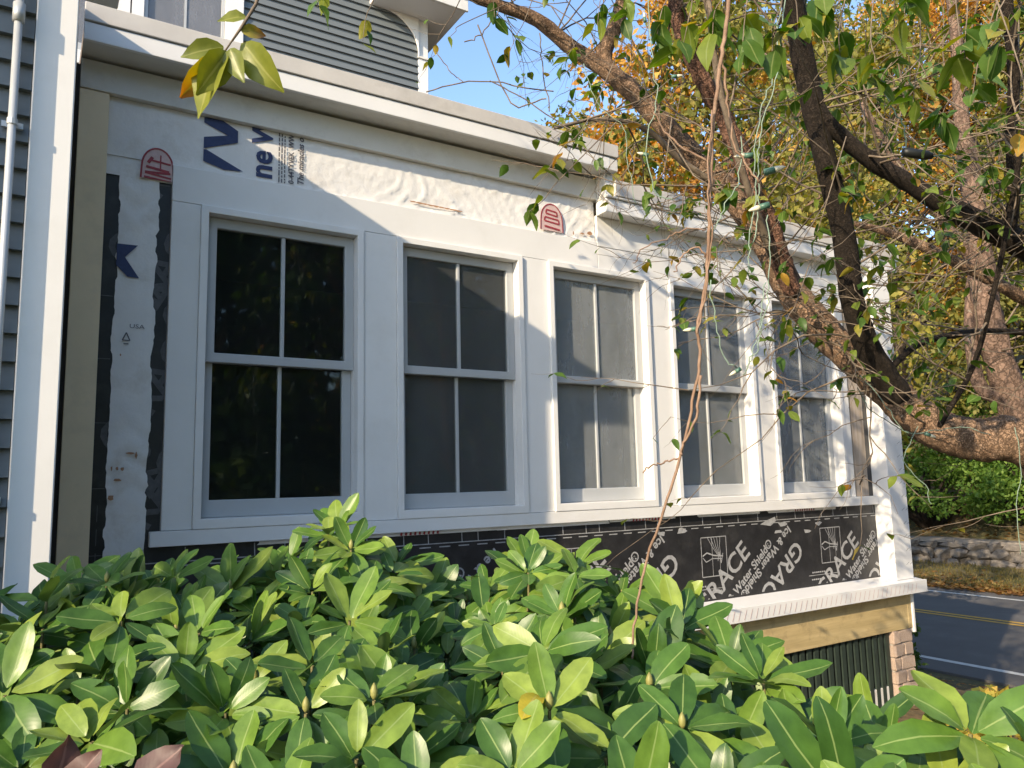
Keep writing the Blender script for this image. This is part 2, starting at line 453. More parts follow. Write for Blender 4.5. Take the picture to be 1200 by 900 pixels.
# ------------------------------------------------------------------ ground, road
ROADZ = -2.5
def lerp(a, b, t): return a + (b - a) * max(0.0, min(1.0, t))
def gz(x, y):
    if x < 6.4: z = -1.6 - 0.04 * max(0, x - 1)
    else: z = lerp(-1.816, ROADZ - 0.03, (x - 6.4) / 3.2)
    if x > 16.9: z = lerp(ROADZ - 0.03, -2.32, (x - 16.9) / 2.8)
    if x > 20.0: z = lerp(-2.32, -1.75, (x - 20.0) / 0.3)
    if x > 20.3: z = -1.75 + min(x - 20.3, 70) * 0.42
    if x < 9.0 and y > 9: z += min(y - 9, 40) * 0.10
    return z
xs = sorted(set([-140, -100, -60, -40, -25, -15, -10, -7, -5] + [i * 0.5 for i in range(-8, 13)] + [6.4 + 0.4 * i for i in range(9)] + [9.6, 10.0, 12, 14, 16, 16.9] + [16.9 + 0.4 * i for i in range(8)] + [20.0, 20.3] + [21 + i for i in range(10)] + [33, 36, 40, 45, 50, 60, 75, 90.3, 140, 200]))
ys = sorted(set([-160, -110, -70, -45, -30, -20, -14, -10, -8] + [i * 0.75 for i in range(-9, 20)] + [15, 17, 19, 22, 26, 30, 36, 45, 60, 80, 120, 180]))
gb = MB()
rg = random.Random(3)
for y in ys:
    for x in xs:
        j = 0.0 if 9.5 < x < 17.0 else rg.uniform(-0.03, 0.03) * (1 if abs(x) < 30 else 8)
        gb.v.append((x, y, gz(x, y) + j))
nx = len(xs)
for b in range(len(ys) - 1):
    for a in range(nx - 1):
        gb.f.append((b * nx + a, b * nx + a + 1, (b + 1) * nx + a + 1, (b + 1) * nx + a))
g = gb.build('ground', M['ground'], None, smooth=True)
tag(g, 'garden ground and wooded hillside beyond the road', 'ground', kind='structure')
rb = MB()
for k in range(40):
    y0 = -90 + k * 5
    rb.box(9.85, 17.0, y0, y0 + 5, ROADZ - 0.12, ROADZ)
road = MB().box(9.85, 17.0, -90, 110, ROADZ - 0.12, ROADZ).build('road', M['asphalt'])
tag(road, 'asphalt road with double yellow centre line', 'road', kind='structure')
def strip(x0, x1, m, name):
    b = MB()
    b.poly([(x0, -90, ROADZ + 0.004), (x1, -90, ROADZ + 0.004), (x1, 110, ROADZ + 0.004), (x0, 110, ROADZ + 0.004)])
    return b.build(name, m, road)
strip(10.36, 10.48, M['line_white'], 'edge_line')
strip(16.18, 16.30, M['line_white'], 'edge_line')
strip(13.60, 13.70, M['line_yellow'], 'centre_line')
strip(13.81, 13.91, M['line_yellow'], 'centre_line')

# ------------------------------------------------------------------ sunroom
S = empty('sunroom', (3.0, 1.5, -1.6), 'white sunroom addition with five windows, bare house wrap and black membrane', 'sunroom')
X1, WW, PT, ZT, ZB = 0.611, 0.798, 0.9846, 1.32, -0.18
WX = [X1 + i * PT for i in range(5)]
# structural wall with openings, behind all trim
wb = MB()
MO = 0.034
prev = 0.058
for x in WX:
    wb.box(prev, x + MO - 0.012, 0.045, 0.13, ZB + 0.03, ZT - 0.02)
    prev = x + WW - MO + 0.012
wb.box(prev, 5.95, 0.045, 0.13, ZB + 0.03, ZT - 0.02)
wb.box(0.058, 5.95, 0.045, 0.13, ZT - 0.02, 1.90)
wb.box(0.058, 5.95, 0.045, 0.13, -1.22, ZB + 0.03)
wb.build('wall', M['sheath'], S)
# room behind the glass
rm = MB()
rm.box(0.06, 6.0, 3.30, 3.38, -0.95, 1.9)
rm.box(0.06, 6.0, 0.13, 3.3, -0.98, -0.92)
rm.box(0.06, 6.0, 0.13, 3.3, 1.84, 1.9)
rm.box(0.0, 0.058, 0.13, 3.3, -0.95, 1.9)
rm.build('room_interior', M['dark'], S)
sw = box('side_wall', M['oldwhite'], S, 5.90, 5.945, 0.135, 3.38, -1.2, 1.9)
# casing boards
def board(x0, x1, z0, z1, y0=0.0, y1=0.043, m='white', name='casing_board', bev=0.0025, parent=S):
    return box(name, M[m], parent, x0, x1, y0, y1, z0, z1, bev)
board(0.485, 2.970, ZT + 0.001, 1.493)
board(2.972, 5.440, ZT + 0.001, 1.466)
board(2.972, 5.700, 1.469, 1.672, y0=-0.002)
board(0.485, WX[0] - 0.0008, ZB + 0.001, ZT - 0.0005)
for i in range(4):
    board(WX[i] + WW + 0.0008, WX[i + 1] - 0.0008, ZB + 0.001, ZT - 0.0005)
board(WX[4] + WW + 0.0008, 5.440, ZB + 0.001, ZT - 0.0005)
board(0.440, 5.704, -0.247, ZB - 0.001, y0=-0.012, name='sill_band')
# windows
for i, x in enumerate(WX):
    x0, x1 = x, x + WW
    b = MB().ring(x0, x1, ZB + 0.0005, ZT - 0.0005, MO, MO, MO * 1.3, MO, -0.016, 0.046)
    win = b.build('window', M['white'], S, bevel=0.003)
    tag(win, ['first window from the grey house, wholly in shade', 'second window, mostly in shade with a lit top corner', 'middle window cut by the shadow tip', 'fourth window behind the hanging vine', 'fifth window next to the corner post, behind the tree limb'][i])
    ox0, ox1, oz0, oz1 = x0 + MO, x1 - MO, ZB + MO * 1.3, ZT - MO
    MB().ring(ox0 - 0.011, ox1 + 0.011, oz0 - 0.011, oz1 + 0.011, 0.012, 0.012, 0.012, 0.012, 0.0465, 0.135).build('jamb', M['white'], win)
    q = 0.002
    mr = 0.585
    MB().ring(ox0 + q, ox1 - q, mr, oz1 - q, 0.046, 0.046, 0.045, 0.050, 0.040, 0.074).build('upper_sash', M['sash'], win, bevel=0.004)
    MB().ring(ox0 + q, ox1 - q, oz0 + q, mr + 0.036, 0.046, 0.046, 0.080, 0.034, 0.076, 0.108).build('lower_sash', M['sash'], win, bevel=0.004)
    mx = (ox0 + ox1) / 2
    box('muntin', M['sash'], win, mx - 0.009, mx + 0.009, 0.046, 0.070, mr + 0.045, oz1 - 0.052, 0.003)
    box('muntin', M['sash'], win, mx - 0.009, mx + 0.009, 0.082, 0.104, oz0 + 0.082, mr + 0.002, 0.003)
    for s in (0, 1):
        a = ox0 + 0.046 if s == 0 else mx + 0.009
        c = mx - 0.009 if s == 0 else ox1 - 0.046
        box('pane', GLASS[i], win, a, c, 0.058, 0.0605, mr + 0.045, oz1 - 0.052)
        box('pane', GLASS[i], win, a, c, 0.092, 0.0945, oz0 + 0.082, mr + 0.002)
# inside corner board beside the grey house
board(0.095, 0.212, -0.75, 1.766, y0=-0.006, y1=0.044, m='cream', name='corner_trim')
board(0.058, 0.078, -1.3, 2.6, y0=-0.012, y1=0.044, m='brownedge', name='caulked_edge', bev=0)
# frieze under the upper eave
board(0.095, 2.966, 1.768, 1.902, y0=-0.014, y1=0.044, m='oldwhite', name='frieze_board')
# exposed membrane
mb1 = box('black_membrane', M['membrane'], S, 0.2125, 0.484, 0.030, 0.0445, -0.75, 1.44)
mb2 = box('black_membrane', M['membrane'], S, 0.30, 5.708, 0.026, 0.0445, -0.90, -0.2475)
mb3 = box('black_membrane', M['membrane'], S, 5.4405, 5.708, 0.030, 0.0445, -0.2465, 1.468)
board(5.478, 5.634, -0.178, 1.466, y0=0.016, y1=0.0298, m='barewood', name='sheathing_plank')

def sheet(outline_rects, y, m, name, parent, amp, seed, res=0.02, jag=0.006, wr=None):
    """a thin wrinkled sheet over rectangles (x0,x1,z0,z1), with uneven edges"""
    rd = random.Random(seed)
    b = MB()
    for (x0, x1, z0, z1) in outline_rects:
        nxx = max(2, int((x1 - x0) / res)); nz = max(2, int((z1 - z0) / res))
        s = len(b.v)
        jl = jr = 0.0
        for k in range(nz + 1):
            jl = max(-2.2 * jag, min(2.2 * jag, jl * 0.8 + rd.uniform(-jag, jag) * (1.8 if rd.random() < 0.25 else 0.4)))
            jr = max(-2.2 * jag, min(2.2 * jag, jr * 0.8 + rd.uniform(-jag, jag) * (1.8 if rd.random() < 0.25 else 0.4)))
            for i in range(nxx + 1):
                xx = x0 + (x1 - x0) * i / nxx; zz = z0 + (z1 - z0) * k / nz
                if i == 0: xx += jl
                if i == nxx: xx += jr
                d = amp * rd.uniform(-0.35, 0.35)
                if wr: d += wr(xx, zz)
                b.v.append((xx, y - max(-0.004, d), zz))
        for k in range(nz):
            for i in range(nxx):
                a = s + k * (nxx + 1) + i
                b.f.append((a, a + 1, a + nxx + 2, a + nxx + 1))
    return b.build(name, m, parent, smooth=True)

def wr_top(x, z):
    if x < 0.95: return 0.0008 * math.sin(x * 31 + z * 11)
    k = min(1, (x - 0.95) / 0.5)
    a = 1 - abs(math.sin(x * 27 + 2.5 * math.sin(z * 13 + x * 5) + 1.7 * math.sin(x * 11.3)))
    b2 = 1 - abs(math.sin(x * 61 - z * 23 + 2.2 * math.sin(x * 17 + z * 9)))
    c2 = 1 - abs(math.sin(z * 30 + 3.1 * math.sin(x * 8.1) + x * 9))
    return k * (0.0075 * a ** 4 * (0.4 + 0.6 * math.sin(x * 3.7 + 1) ** 2) + 0.0045 * b2 ** 5 * (math.sin(x * 7 + z * 21) > -0.3) + 0.003 * c2 ** 6)
def wr_side(x, z):
    return 0.0035 * math.sin(z * 47 + 2.2 * math.sin(x * 30 + z * 3)) * max(0, math.sin(z * 5.3 + 1)) ** 2 * (1.3 if z < 0.4 else 0.7)
wrap1 = sheet([(0.2135, 2.9655, 1.4945, 1.7665)], 0.020, M['wrap'], 'house_wrap', S, 0.0012, 5, 0.015, 0.0, wr_top)
tag(wrap1, 'printed white house wrap under the frieze')
wrap2 = sheet([(0.2135, 0.4835, 1.405, 1.4945), (0.268, 0.428, -0.60, 1.405)], 0.024, M['wrap'], 'house_wrap', S, 0.0012, 6, 0.015, 0.0045, wr_side)
tag(wrap2, 'stained white house wrap strip beside the first window')
wrap3 = sheet([(2.2, 3.0, -0.268, -0.2478), (3.0, 3.55, -0.262, -0.2478), (3.75, 4.35, -0.264, -0.2478), (4.42, 5.2, -0.266, -0.2478), (0.9, 2.2, -0.266, -0.2478)], 0.018, M['wrap'], 'torn_wrap_edge', S, 0.003, 8, 0.02, 0.01)

# ---- printing (flat ink, cut where the sheet is cut)
def text_geo(body, size, shear=0.0, fat=0.0):
    cu = bpy.data.curves.new('t', 'FONT')
    cu.body = body; cu.size = size; cu.shear = shear; cu.resolution_u = 3; cu.offset = fat
    o = bpy.data.objects.new('t', cu)
    COL.objects.link(o)
    dg = bpy.context.evaluated_depsgraph_get()
    me = o.evaluated_get(dg).to_mesh()
    v = [(p.co.x, p.co.y) for p in me.vertices]; f = [tuple(p.vertices) for p in me.polygons]
    o.evaluated_get(dg).to_mesh_clear()
    bpy.data.objects.remove(o); bpy.data.curves.remove(cu)
    return v, f

class Ink:
    """collects flat marks in wall coordinates (x, z)"""
    def __init__(self): self.v = []; self.f = []; self.k = 0
    def text(self, body, size, x, z, ang, sx=1.0, bold=0.0, shear=0.0):
        v, f = text_geo(body, size, shear, bold)
        c, s = math.cos(R(ang)), math.sin(R(ang))
        offs = [(0, 0)] if not bold else [(0, 0), (bold, 0), (0, bold), (bold, bold)]
        for ox, oz in offs[:1]:
            b = len(self.v)
            self.k += 1
            for a, h in v:
                a = a * sx + ox; h = h + oz
                self.v.append((x + a * c - h * s, z + a * s + h * c, self.k))
            self.f += [tuple(b + i for i in q) for q in f]
    def poly(self, pts):
        self.k += 1
        b = len(self.v); self.v += [(p[0], p[1], self.k) for p in pts]; self.f.append(tuple(range(b, b + len(pts))))
    def line(self, pts, w):
        for (a, b) in zip(pts[:-1], pts[1:]):
            dx, dz = b[0] - a[0], b[1] - a[1]
            L = math.hypot(dx, dz) or 1
            nxx, nzz = -dz / L * w / 2, dx / L * w / 2
            self.poly([(a[0] + nxx, a[1] + nzz), (a[0] - nxx, a[1] - nzz), (b[0] - nxx, b[1] - nzz), (b[0] + nxx, b[1] + nzz)])
    def build(self, name, m, parent, y, clip):
        bm = bmesh.new()
        vs = [bm.verts.new((a, y - 0.00003 * (k_ % 40), c)) for a, c, k_ in self.v]
        for q in self.f:
            try: bm.faces.new([vs[i] for i in q])
            except ValueError: pass
        x0, x1, z0, z1 = clip
        for co, no in (((x0, 0, 0), (-1, 0, 0)), ((x1, 0, 0), (1, 0, 0)), ((0, 0, z0), (0, 0, -1)), ((0, 0, z1), (0, 0, 1))):
            bmesh.ops.bisect_plane(bm, geom=bm.verts[:] + bm.edges[:] + bm.faces[:], plane_co=co, plane_no=no, clear_outer=True)
        me = bpy.data.meshes.new(name); bm.to_mesh(me); bm.free()
        # nudge every overlapping mark a hair apart
        return link_mesh(name, me, m, parent)

MC = (0.31, 5.705, -0.80, -0.249)
ink = Ink()
A = 39.0
def grace_block(x, z, flip):
    a = A + (180 if flip else 0)
    ink.text('GRACE', 0.185, x, z, a, 1.05, 0.003)
    c, s = math.cos(R(a)), math.sin(R(a))
    al = 0.0 if flip else 0.14
    pe = 0.132 if flip else 0.108
    ox, oz = x + al * c + pe * s, z + al * s - pe * c
    ink.text('Ice & Water Shield\u00ae', 0.082, ox, oz, a, 1.0, 0.002)
for k in range(-3, 3):
    grace_block(3.75 + k * 1.23, -0.925, False)
    grace_block(4.728 + k * 1.23, -0.462, True)
for k in range(5):
    px = 2.53 + k * 1.235 - 1.235
    ink.line([(px, -0.40), (px + 0.235, -0.40), (px + 0.235, -0.655), (px, -0.655), (px, -0.40)], 0.006)
    ink.line([(px + 0.10, -0.40), (px + 0.10, -0.655)], 0.004)
    ink.line([(px + 0.17, -0.53), (px + 0.17, -0.655)], 0.003)
    ink.line([(px + 0.01, -0.52), (px + 0.05, -0.50), (px + 0.11, -0.52), (px + 0.20, -0.53)], 0.009)
    ink.line([(px + 0.01, -0.53), (px + 0.04, -0.56), (px + 0.10, -0.54), (px + 0.19, -0.545)], 0.006)
    for q in range(5):
        ink.line([(px + 0.06 + q * 0.03, -0.40), (px + 0.10 + q * 0.018, -0.46), (px + 0.155 + q * 0.006, -0.525)], 0.004)
    ink.line([(px + 0.15, -0.56), (px + 0.165, -0.50), (px + 0.18, -0.575), (px + 0.20, -0.51)], 0.006)
    ink.line([(px - 0.16, -0.735), (px + 0.20, -0.735)], 0.004)
    for q in range(7):
        ink.line([(px - 0.12 + q * 0.022, -0.715), (px - 0.104 + q * 0.022, -0.715)], 0.010)
        ink.line([(px - 0.13 + q * 0.022, -0.765), (px - 0.113 + q * 0.022, -0.765)], 0.010)
    ink.text('RIPCORD', 0.026, px + 0.07, -0.765, 0, 1.2)
xx = 0.35
rd = random.Random(4)
ink.line([(0.31, -0.317), (5.70, -0.317)], 0.005)
while xx < 5.7:
    ink.line([(xx, -0.335), (xx + 0.065, -0.335)], 0.006); xx += 0.115
xx = 0.42
while xx < 5.7:
    ink.line([(xx, -0.255), (xx + 0.002, -0.317)], 0.005); xx += rd.choice((0.10, 0.17, 0.2, 0.14))
for (a, c, s_) in ((4.45, -0.33, 0.09), (4.60, -0.35, 0.06), (4.98, -0.36, 0.05), (4.86, -0.415, 0.045), (3.42, -0.35, 0.05), (3.60, -0.345, 0.06), (4.54, -0.40, 0.05)):
    ink.poly([(a + rd.uniform(-s_, s_) * 0.5 + s_ * math.cos(t) , c + s_ * 0.35 * math.sin(t) + rd.uniform(-0.008, 0.008)) for t in (0, 1.2, 2.4, 3.6, 5.0)])
ink.build('printed_lettering', M['print_grey'], mb2, 0.0245, MC)
ink = Ink()
for k in range(6):
    ink.text('GRACE', 0.185, 0.19 + 0.02 * (k % 2), 1.52 - k * 0.42, -52 if k % 2 else 128, 1.0, 0.004)
    ink.text('GRACE', 0.185, 0.36, 1.2 - k * 0.5, 60, 1.0, 0.004)
    ink.line([(0.215, 0.85 - k * 0.28), (0.262, 0.85 - k * 0.28)], 0.004)
    ink.line([(0.238, -0.06 - k * 0.1), (0.238, -0.13 - k * 0.1)], 0.003)
ink.build('printed_lettering', M['print_dim'], mb1, 0.0285, (0.2135, 0.483, -0.70, 1.40))['kind'] = 'stuff'
rr0 = random.Random(2)
# navy letters on the wrap, reading upwards
ink = Ink()
ink.poly([(0.616, 1.762), (0.616, 1.736), (0.725, 1.695), (0.616, 1.664), (0.616, 1.607), (0.772, 1.668), (0.772, 1.728), (0.686, 1.774)])
ink.build('printed_letter', M['print_blue'], wrap1, 0.0145, (0.25, 2.9, 1.4975, 1.7655))
ink = Ink()
ink.poly([(0.616, 1.603), (0.616, 1.544), (0.71, 1.519), (0.799, 1.527), (0.63, 1.603)])
ink.build('printed_letter', M['print_blue'], wrap1, 0.0145, (0.25, 2.9, 1.4975, 1.7655))
ink = Ink()
ink.text('ne', 0.155, 0.935, 1.512, 90, 0.95, 0.004)
ink.build('printed_lettering', M['print_blue'], wrap1, 0.0145, (0.25, 2.9, 1.4975, 1.7655))
ink = Ink()
ink.text('W', 0.135, 0.935, 1.690, 90, 0.95, 0.005)
ink.build('printed_lettering', M['print_blue'], wrap1, 0.0145, (0.25, 2.9, 1.4975, 1.7655))
ink = Ink()
for k in range(3):
    q = 1.507
    while q < 1.75:
        e = q + rr0.uniform(0.008, 0.03)
        ink.line([(0.972 + k * 0.014, q), (0.972 + k * 0.014, e)], 0.006); q = e + 0.006
ink.text('0-44TYVEK  WWW', 0.038, 1.045, 1.510, 90, 0.92, 0.001)
ink.text('The miracles of', 0.044, 1.095, 1.512, 90, 0.95, 0.001, 0.2)
ink.build('printed_lettering', M['print_black'], wrap1, 0.0145, (0.25, 2.9, 1.4975, 1.7655))
ink = Ink()
ink.poly([(0.268, 1.088), (0.352, 1.090), (0.302, 1.030), (0.362, 0.940), (0.315, 0.942), (0.268, 0.99)])
ink.build('printed_lettering', M['print_blue'], wrap2, 0.0170, (0.2685, 0.42, -0.5, 1.40))
ink = Ink()
ink.text('USA', 0.026, 0.33, 0.712, 0, 1.3)
ink.build('printed_lettering', M['print_black'], wrap2, 0.0170, (0.2685, 0.42, -0.5, 1.40))
ink = Ink()
ink.line([(0.305, 0.655), (0.335, 0.655), (0.32, 0.69), (0.305, 0.655)], 0.005)
ink.line([(0.31, 0.64), (0.33, 0.64)], 0.005)
ink.build('printed_symbol', M['print_black'], wrap2, 0.0170, (0.2685, 0.42, -0.5, 1.40))
def arch(cx, z0, hw, h):
    pts = []
    for k in range(13):
        t = math.pi * k / 12
        pts.append((cx + hw * math.cos(t), z0 + h * 0.45 + h * 0.55 * math.sin(t)))
    return [(cx + hw * 1.05, z0)] + pts + [(cx - hw * 1.05, z0)]
for (cx, z0, hw, h, clip, kind, par, yy) in ((0.420, 1.395, 0.066, 0.165, (0.345, 0.4835, 1.41, 1.70), 0, wrap2, 0.0145), (2.627, 1.50, 0.080, 0.185, (2.5, 2.75, 1.515, 1.72), 1, wrap1, 0.0085)):
    i1 = Ink(); i1.poly(arch(cx, z0, hw, h)); i1.build('printed_badge', M['print_pink'], par, yy, clip)
    i2 = Ink(); i2.line(arch(cx, z0, hw, h), 0.008)
    if kind == 0:
        i2.line([(cx - 0.040, 1.485), (cx - 0.022, 1.515)], 0.014); i2.line([(cx - 0.03, 1.50), (cx + 0.055, 1.492)], 0.009)
        i2.line([(cx + 0.012, 1.53), (cx + 0.012, 1.46)], 0.006)
        i2.line([(cx - 0.048, 1.467), (cx + 0.05, 1.455)], 0.012); i2.line([(cx - 0.052, 1.44), (cx + 0.055, 1.448)], 0.011)
        i2.line([(cx - 0.052, 1.437), (cx + 0.058, 1.425)], 0.009); i2.line([(cx - 0.055, 1.417), (cx + 0.06, 1.408)], 0.010)
    else:
        for zz, ww2 in ((1.628, 0.038), (1.58, 0.050)):
            i2.line([(cx - ww2, zz + 0.018), (cx + ww2, zz + 0.010), (cx + ww2 * 1.1, zz - 0.016), (cx - ww2 * 1.1, zz - 0.006), (cx - ww2, zz + 0.018)], 0.010)
        i2.line([(cx - 0.055, 1.54), (cx + 0.06, 1.528)], 0.012)
    i2.build('printed_badge', M['print_red'], par, yy - 0.0015, clip)
i3 = Ink()
for a in (1.62, 3.18, 4.72):
    for k in range(9):
        i3.line([(a + k * 0.026, -0.264), (a + k * 0.026 + 0.004, -0.249)], 0.012)
i3.build('printed_badge', M['print_red'], wrap3, 0.0105, (0.9, 5.2, -0.268, -0.2485))
i4 = Ink()
rr = random.Random(9)
def blot(i, x, z, sx, sz):
    i.poly([(x + sx * math.cos(t) * rr.uniform(0.6, 1.2), z + sz * math.sin(t) * rr.uniform(0.6, 1.2)) for t in [2 * math.pi * k / 9 for k in range(9)]])
for k in range(9):
    blot(i4, 1.70 + k * 0.035, 1.535 - k * 0.0005, 0.028, 0.005)
for x, z, a, c in ((2.92, 1.545, 0.022, 0.012), (2.86, 1.535, 0.02, 0.006), (2.79, 1.53, 0.006, 0.012)):
    blot(i4, x, z, a, c)
i4.build('rust_stain', M['rust'], wrap1, 0.0080, (0.3, 2.96, 1.496, 1.76))
i5 = Ink()
for x, z, a, c in ((0.285, 0.095, 0.004, 0.012), (0.305, 0.095, 0.006, 0.009), (0.325, 0.092, 0.007, 0.01), (0.355, 0.16, 0.02, 0.005), (0.378, 0.15, 0.006, 0.015), (0.285, -0.03, 0.014, 0.012), (0.31, 0.045, 0.02, 0.006), (0.30, 0.59, 0.003, 0.006)):
    blot(i5, x, z, a, c)
i5.build('dirt_stain', M['rust'], wrap2, 0.0170, (0.269, 0.425, -0.5, 1.4))['kind'] = 'stuff'

# upper roof over the left part
roof = MB().hexa([(0.10, -0.139, 1.99), (3.028, -0.139, 1.99), (3.028, 3.385, 2.45), (0.10, 3.385, 2.45), (0.10, -0.139, 2.06), (3.028, -0.139, 2.06), (3.028, 3.385, 2.55), (0.10, 3.385, 2.55)]).build('roof', M['shingle'], S)
tag(roof, 'higher roof over the left part')
box('fascia', M['white'], roof, 0.095, 2.968, -0.160, -0.140, 1.915, 1.996, 0.003)
box('fascia', M['oldwhite'], roof, 2.970, 3.030, -0.158, -0.02, 1.915, 1.9955, 0.002)
box('roof_edge', M['fasciagrey'], roof, 0.095, 3.032, -0.170, -0.1395, 2.000, 2.082, 0.003)
box('soffit', M['oldwhite'], roof, 0.095, 2.968, -0.1395, 0.044, 1.918, 1.93)
board(2.9675, 3.030, 1.77, 1.914, y0=-0.105, y1=0.044, m='white', name='eave_return')
# lower roof over the right part
roof2 = MB().hexa([(3.034, -0.10, 1.76), (6.08, -0.10, 1.76), (6.08, 3.385, 2.2), (3.034, 3.385, 2.2), (3.034, -0.10, 1.86), (6.08, -0.10, 1.86), (6.08, 3.385, 2.3), (3.034, 3.385, 2.3)]).build('roof', M['shingle'], S)
tag(roof2, 'lower roof over the right part')
MB().prism([(2.9675, 1.664), (6.085, 1.664), (6.085, 1.752), (2.9675, 1.752)], -0.107, -0.003).build('fascia', M['white'], roof2, bevel=0.004)
box('crown_moulding', M['oldwhite'], roof2, 2.9675, 6.09, -0.122, -0.003, 1.754, 1.769, 0.004)
box('roof_edge', M['fasciagrey'], roof2, 3.034, 6.095, -0.128, -0.1005, 1.771, 1.875, 0.003)

# corner post, ledge, beam, skirt
post = box('corner_post', M['pvc'], S, 5.710, 5.940, -0.108, 0.044, -0.83, 1.662, 0.003)
MB().hexa([(0.40, -0.1485, -0.868), (6.0, -0.1485, -0.868), (6.0, 0.025, -0.84), (0.40, 0.025, -0.84), (0.40, -0.1485, -0.840), (6.0, -0.1485, -0.840), (6.0, 0.025, -0.812), (0.40, 0.025, -0.812)]).build('ledge', M['pvc'], S, bevel=0.003)
lip = box('ledge_apron', M['pvc'], S, 0.40, 6.012, -0.168, -0.149, -0.932, -0.839, 0.003)
dk = Ink()
for k in range(60):
    x = 2.6 + k * 0.055
    dk.line([(x, -0.918), (x + 0.026, -0.856)], 0.004)
dk.build('printed_marks', M['print_pink'], lip, -0.1695, (2.5, 6.0, -0.93, -0.842))
pk = Ink()
for k in range(22):
    for q in range(2):
        pk.line([(5.852 + q * 0.052 + 0.01 * (k % 2), -0.72 + k * 0.105), (5.892 + q * 0.052 + 0.01 * (k % 2), -0.70 + k * 0.105)], 0.004)
pk.build('printed_marks', M['print_grey'], post, -0.1095, (5.72, 5.935, -0.8, 1.6))
box('beam', M['beam'], S, 0.30, 5.842, -0.092, -0.050, -1.205, -0.934, 0.004)
box('beam', M['beam'], S, 5.846, 5.895, -0.0915, 2.5, -1.204, -0.935, 0.003)
box('end_trim', M['pvc'], S, 5.898, 5.925, -0.10, 2.5, -1.24, -0.910, 0.002)
sl_me = None
for k in range(32):
    x = 3.30 + k * 0.076
    if x > 5.60: break
    if sl_me is None:
        o = box('skirt_slat', M['lattice'], S, -0.022, 0.022, -0.008, 0.008, -0.28, 0.28, 0.002)
        sl_me = o.data
    else:
        o = share('skirt_slat', sl_me, S)
    o.location = (x, -0.060, -1.485)
box('skirt_void_sheet', M['dark'], S, 0.3, 5.62, 0.05, 0.09, -2.1, -1.225)  # dark sheet standing in for the shaded void behind the slats
box('skirt_board', M['oldwhite'], S, 3.2, 5.60, -0.066, -0.030, -1.80, -1.60, 0.003)
pier = box('pier', M['mortar'], S, 5.630, 5.868, -0.083, 0.15, -2.2, -1.207)
rd = random.Random(12)
bz = -1.30
row = 0
bme = []
for v in range(4):
    bmm = bmesh.new()
    bmesh.ops.create_cube(bmm, size=1.0)
    bmesh.ops.bevel(bmm, geom=bmm.edges[:], offset=0.07, segments=1, affect='EDGES')
    for vv in bmm.verts:
        vv.co += Vector((rd.uniform(-0.06, 0.06), rd.uniform(-0.06, 0.06), rd.uniform(-0.06, 0.06)))
    me = bpy.data.meshes.new('brick'); bmm.to_mesh(me); bmm.free()
    me.materials.append(M['brick']); bme.append(me)
while bz > -2.15:
    xs_ = [(5.622, 5.756), (5.766, 5.876)] if row % 2 else [(5.622, 5.695), (5.705, 5.876)]
    for (a, c) in xs_:
        o = share('brick', rd.choice(bme), pier)
        o.scale = (c - a, 0.09, 0.088); o.location = ((a + c) / 2, -0.052 + rd.uniform(-0.004, 0.004), bz + 0.046); o.rotation_euler = (rd.uniform(-0.05, 0.05), rd.uniform(-0.05, 0.05), rd.uniform(-0.07, 0.07))
    for q in range(2):
        o = share('brick', rd.choice(bme), pier)
        o.scale = (0.085, 0.088, 0.088); o.location = (5.838, 0.045 + q * 0.1, bz + 0.046)
    bz -= 0.098; row += 1

# ------------------------------------------------------------------ main house
H = empty('house', (-2.5, 2.0, -1.6), 'grey clapboard house with white trim behind and left of the sunroom', 'house')
EXP = 0.0855
def clap_mesh(x0, x1, y, m=M['clap']):
    b = MB()
    b.hexa([(x0, y - 0.030, 0), (x1, y - 0.030, 0), (x1, y + 0.004, 0), (x0, y + 0.004, 0), (x0, y - 0.004, EXP + 0.012), (x1, y - 0.004, EXP + 0.012), (x1, y + 0.004, EXP + 0.012), (x0, y + 0.004, EXP + 0.012)])
    me = bpy.data.meshes.new('clapboard'); me.from_pydata(b.v, [], b.f); me.materials.append(m); me.update()
    return me
# front block: wall, corner board and clapboards
box('wall', M['sheath'], H, -4.5, 0.036, -0.975, 3.3, -1.75, 2.04)
box('side_wall', M['oldwhite'], H, 0.0365, 0.052, -0.90, 0.04, -1.75, 2.066)
cb = box('corner_board', M['white'], H, -0.0595, 0.056, -1.002, -0.901, -1.75, 1.80, 0.004)
me = clap_mesh(-1.6, -0.061, -0.972)
z = -1.75
while z < 1.74:
    o = share('clapboard', me, H); o.location.z = z; z += EXP
box('cornice', M['white'], H, -4.6, 0.190, -1.136, -0.62, 1.812, 2.003, 0.004)
box('added_shade_wing', M['clap'], H, -4.5, -2.34, -1.92, -0.98, -1.75, 2.75)  # unseen block added to shade the clapboards and the corner board edge
# upper storey, set back behind the sunroom roof
UY = 3.40
box('wall', M['sheath'], H, -4.5, 3.40, UY + 0.03, 8.5, 2.0, 5.60)
me = clap_mesh(1.502, 3.332, UY + 0.02)
z = 2.6
while z < 5.25:
    o = share('clapboard', me, H); o.location.z = z; z += EXP
box('corner_board', M['white'], H, 3.334, 3.452, UY - 0.005, UY + 0.03, 2.4, 5.02, 0.004)
br = []
for k in range(9):
    t = k / 8
    br.append((3.333 - 0.42 * (t ** 1.6 if t < 0.55 else t ** 1.15), 4.60 + 0.46 * t))
bp_ = [(3.333, 4.60)] + [(3.333 - 0.40 * (1 - math.cos(t * math.pi / 2)) , 4.60 + 0.42 * math.sin(t * math.pi / 2)) for t in [k / 8 for k in range(1, 9)]] + [(3.333, 5.02)]
MB().prism([(x, z) for x, z in bp_[::-1]], UY - 0.03, UY - 0.006).build('bracket', M['white'], H, bevel=0.003)
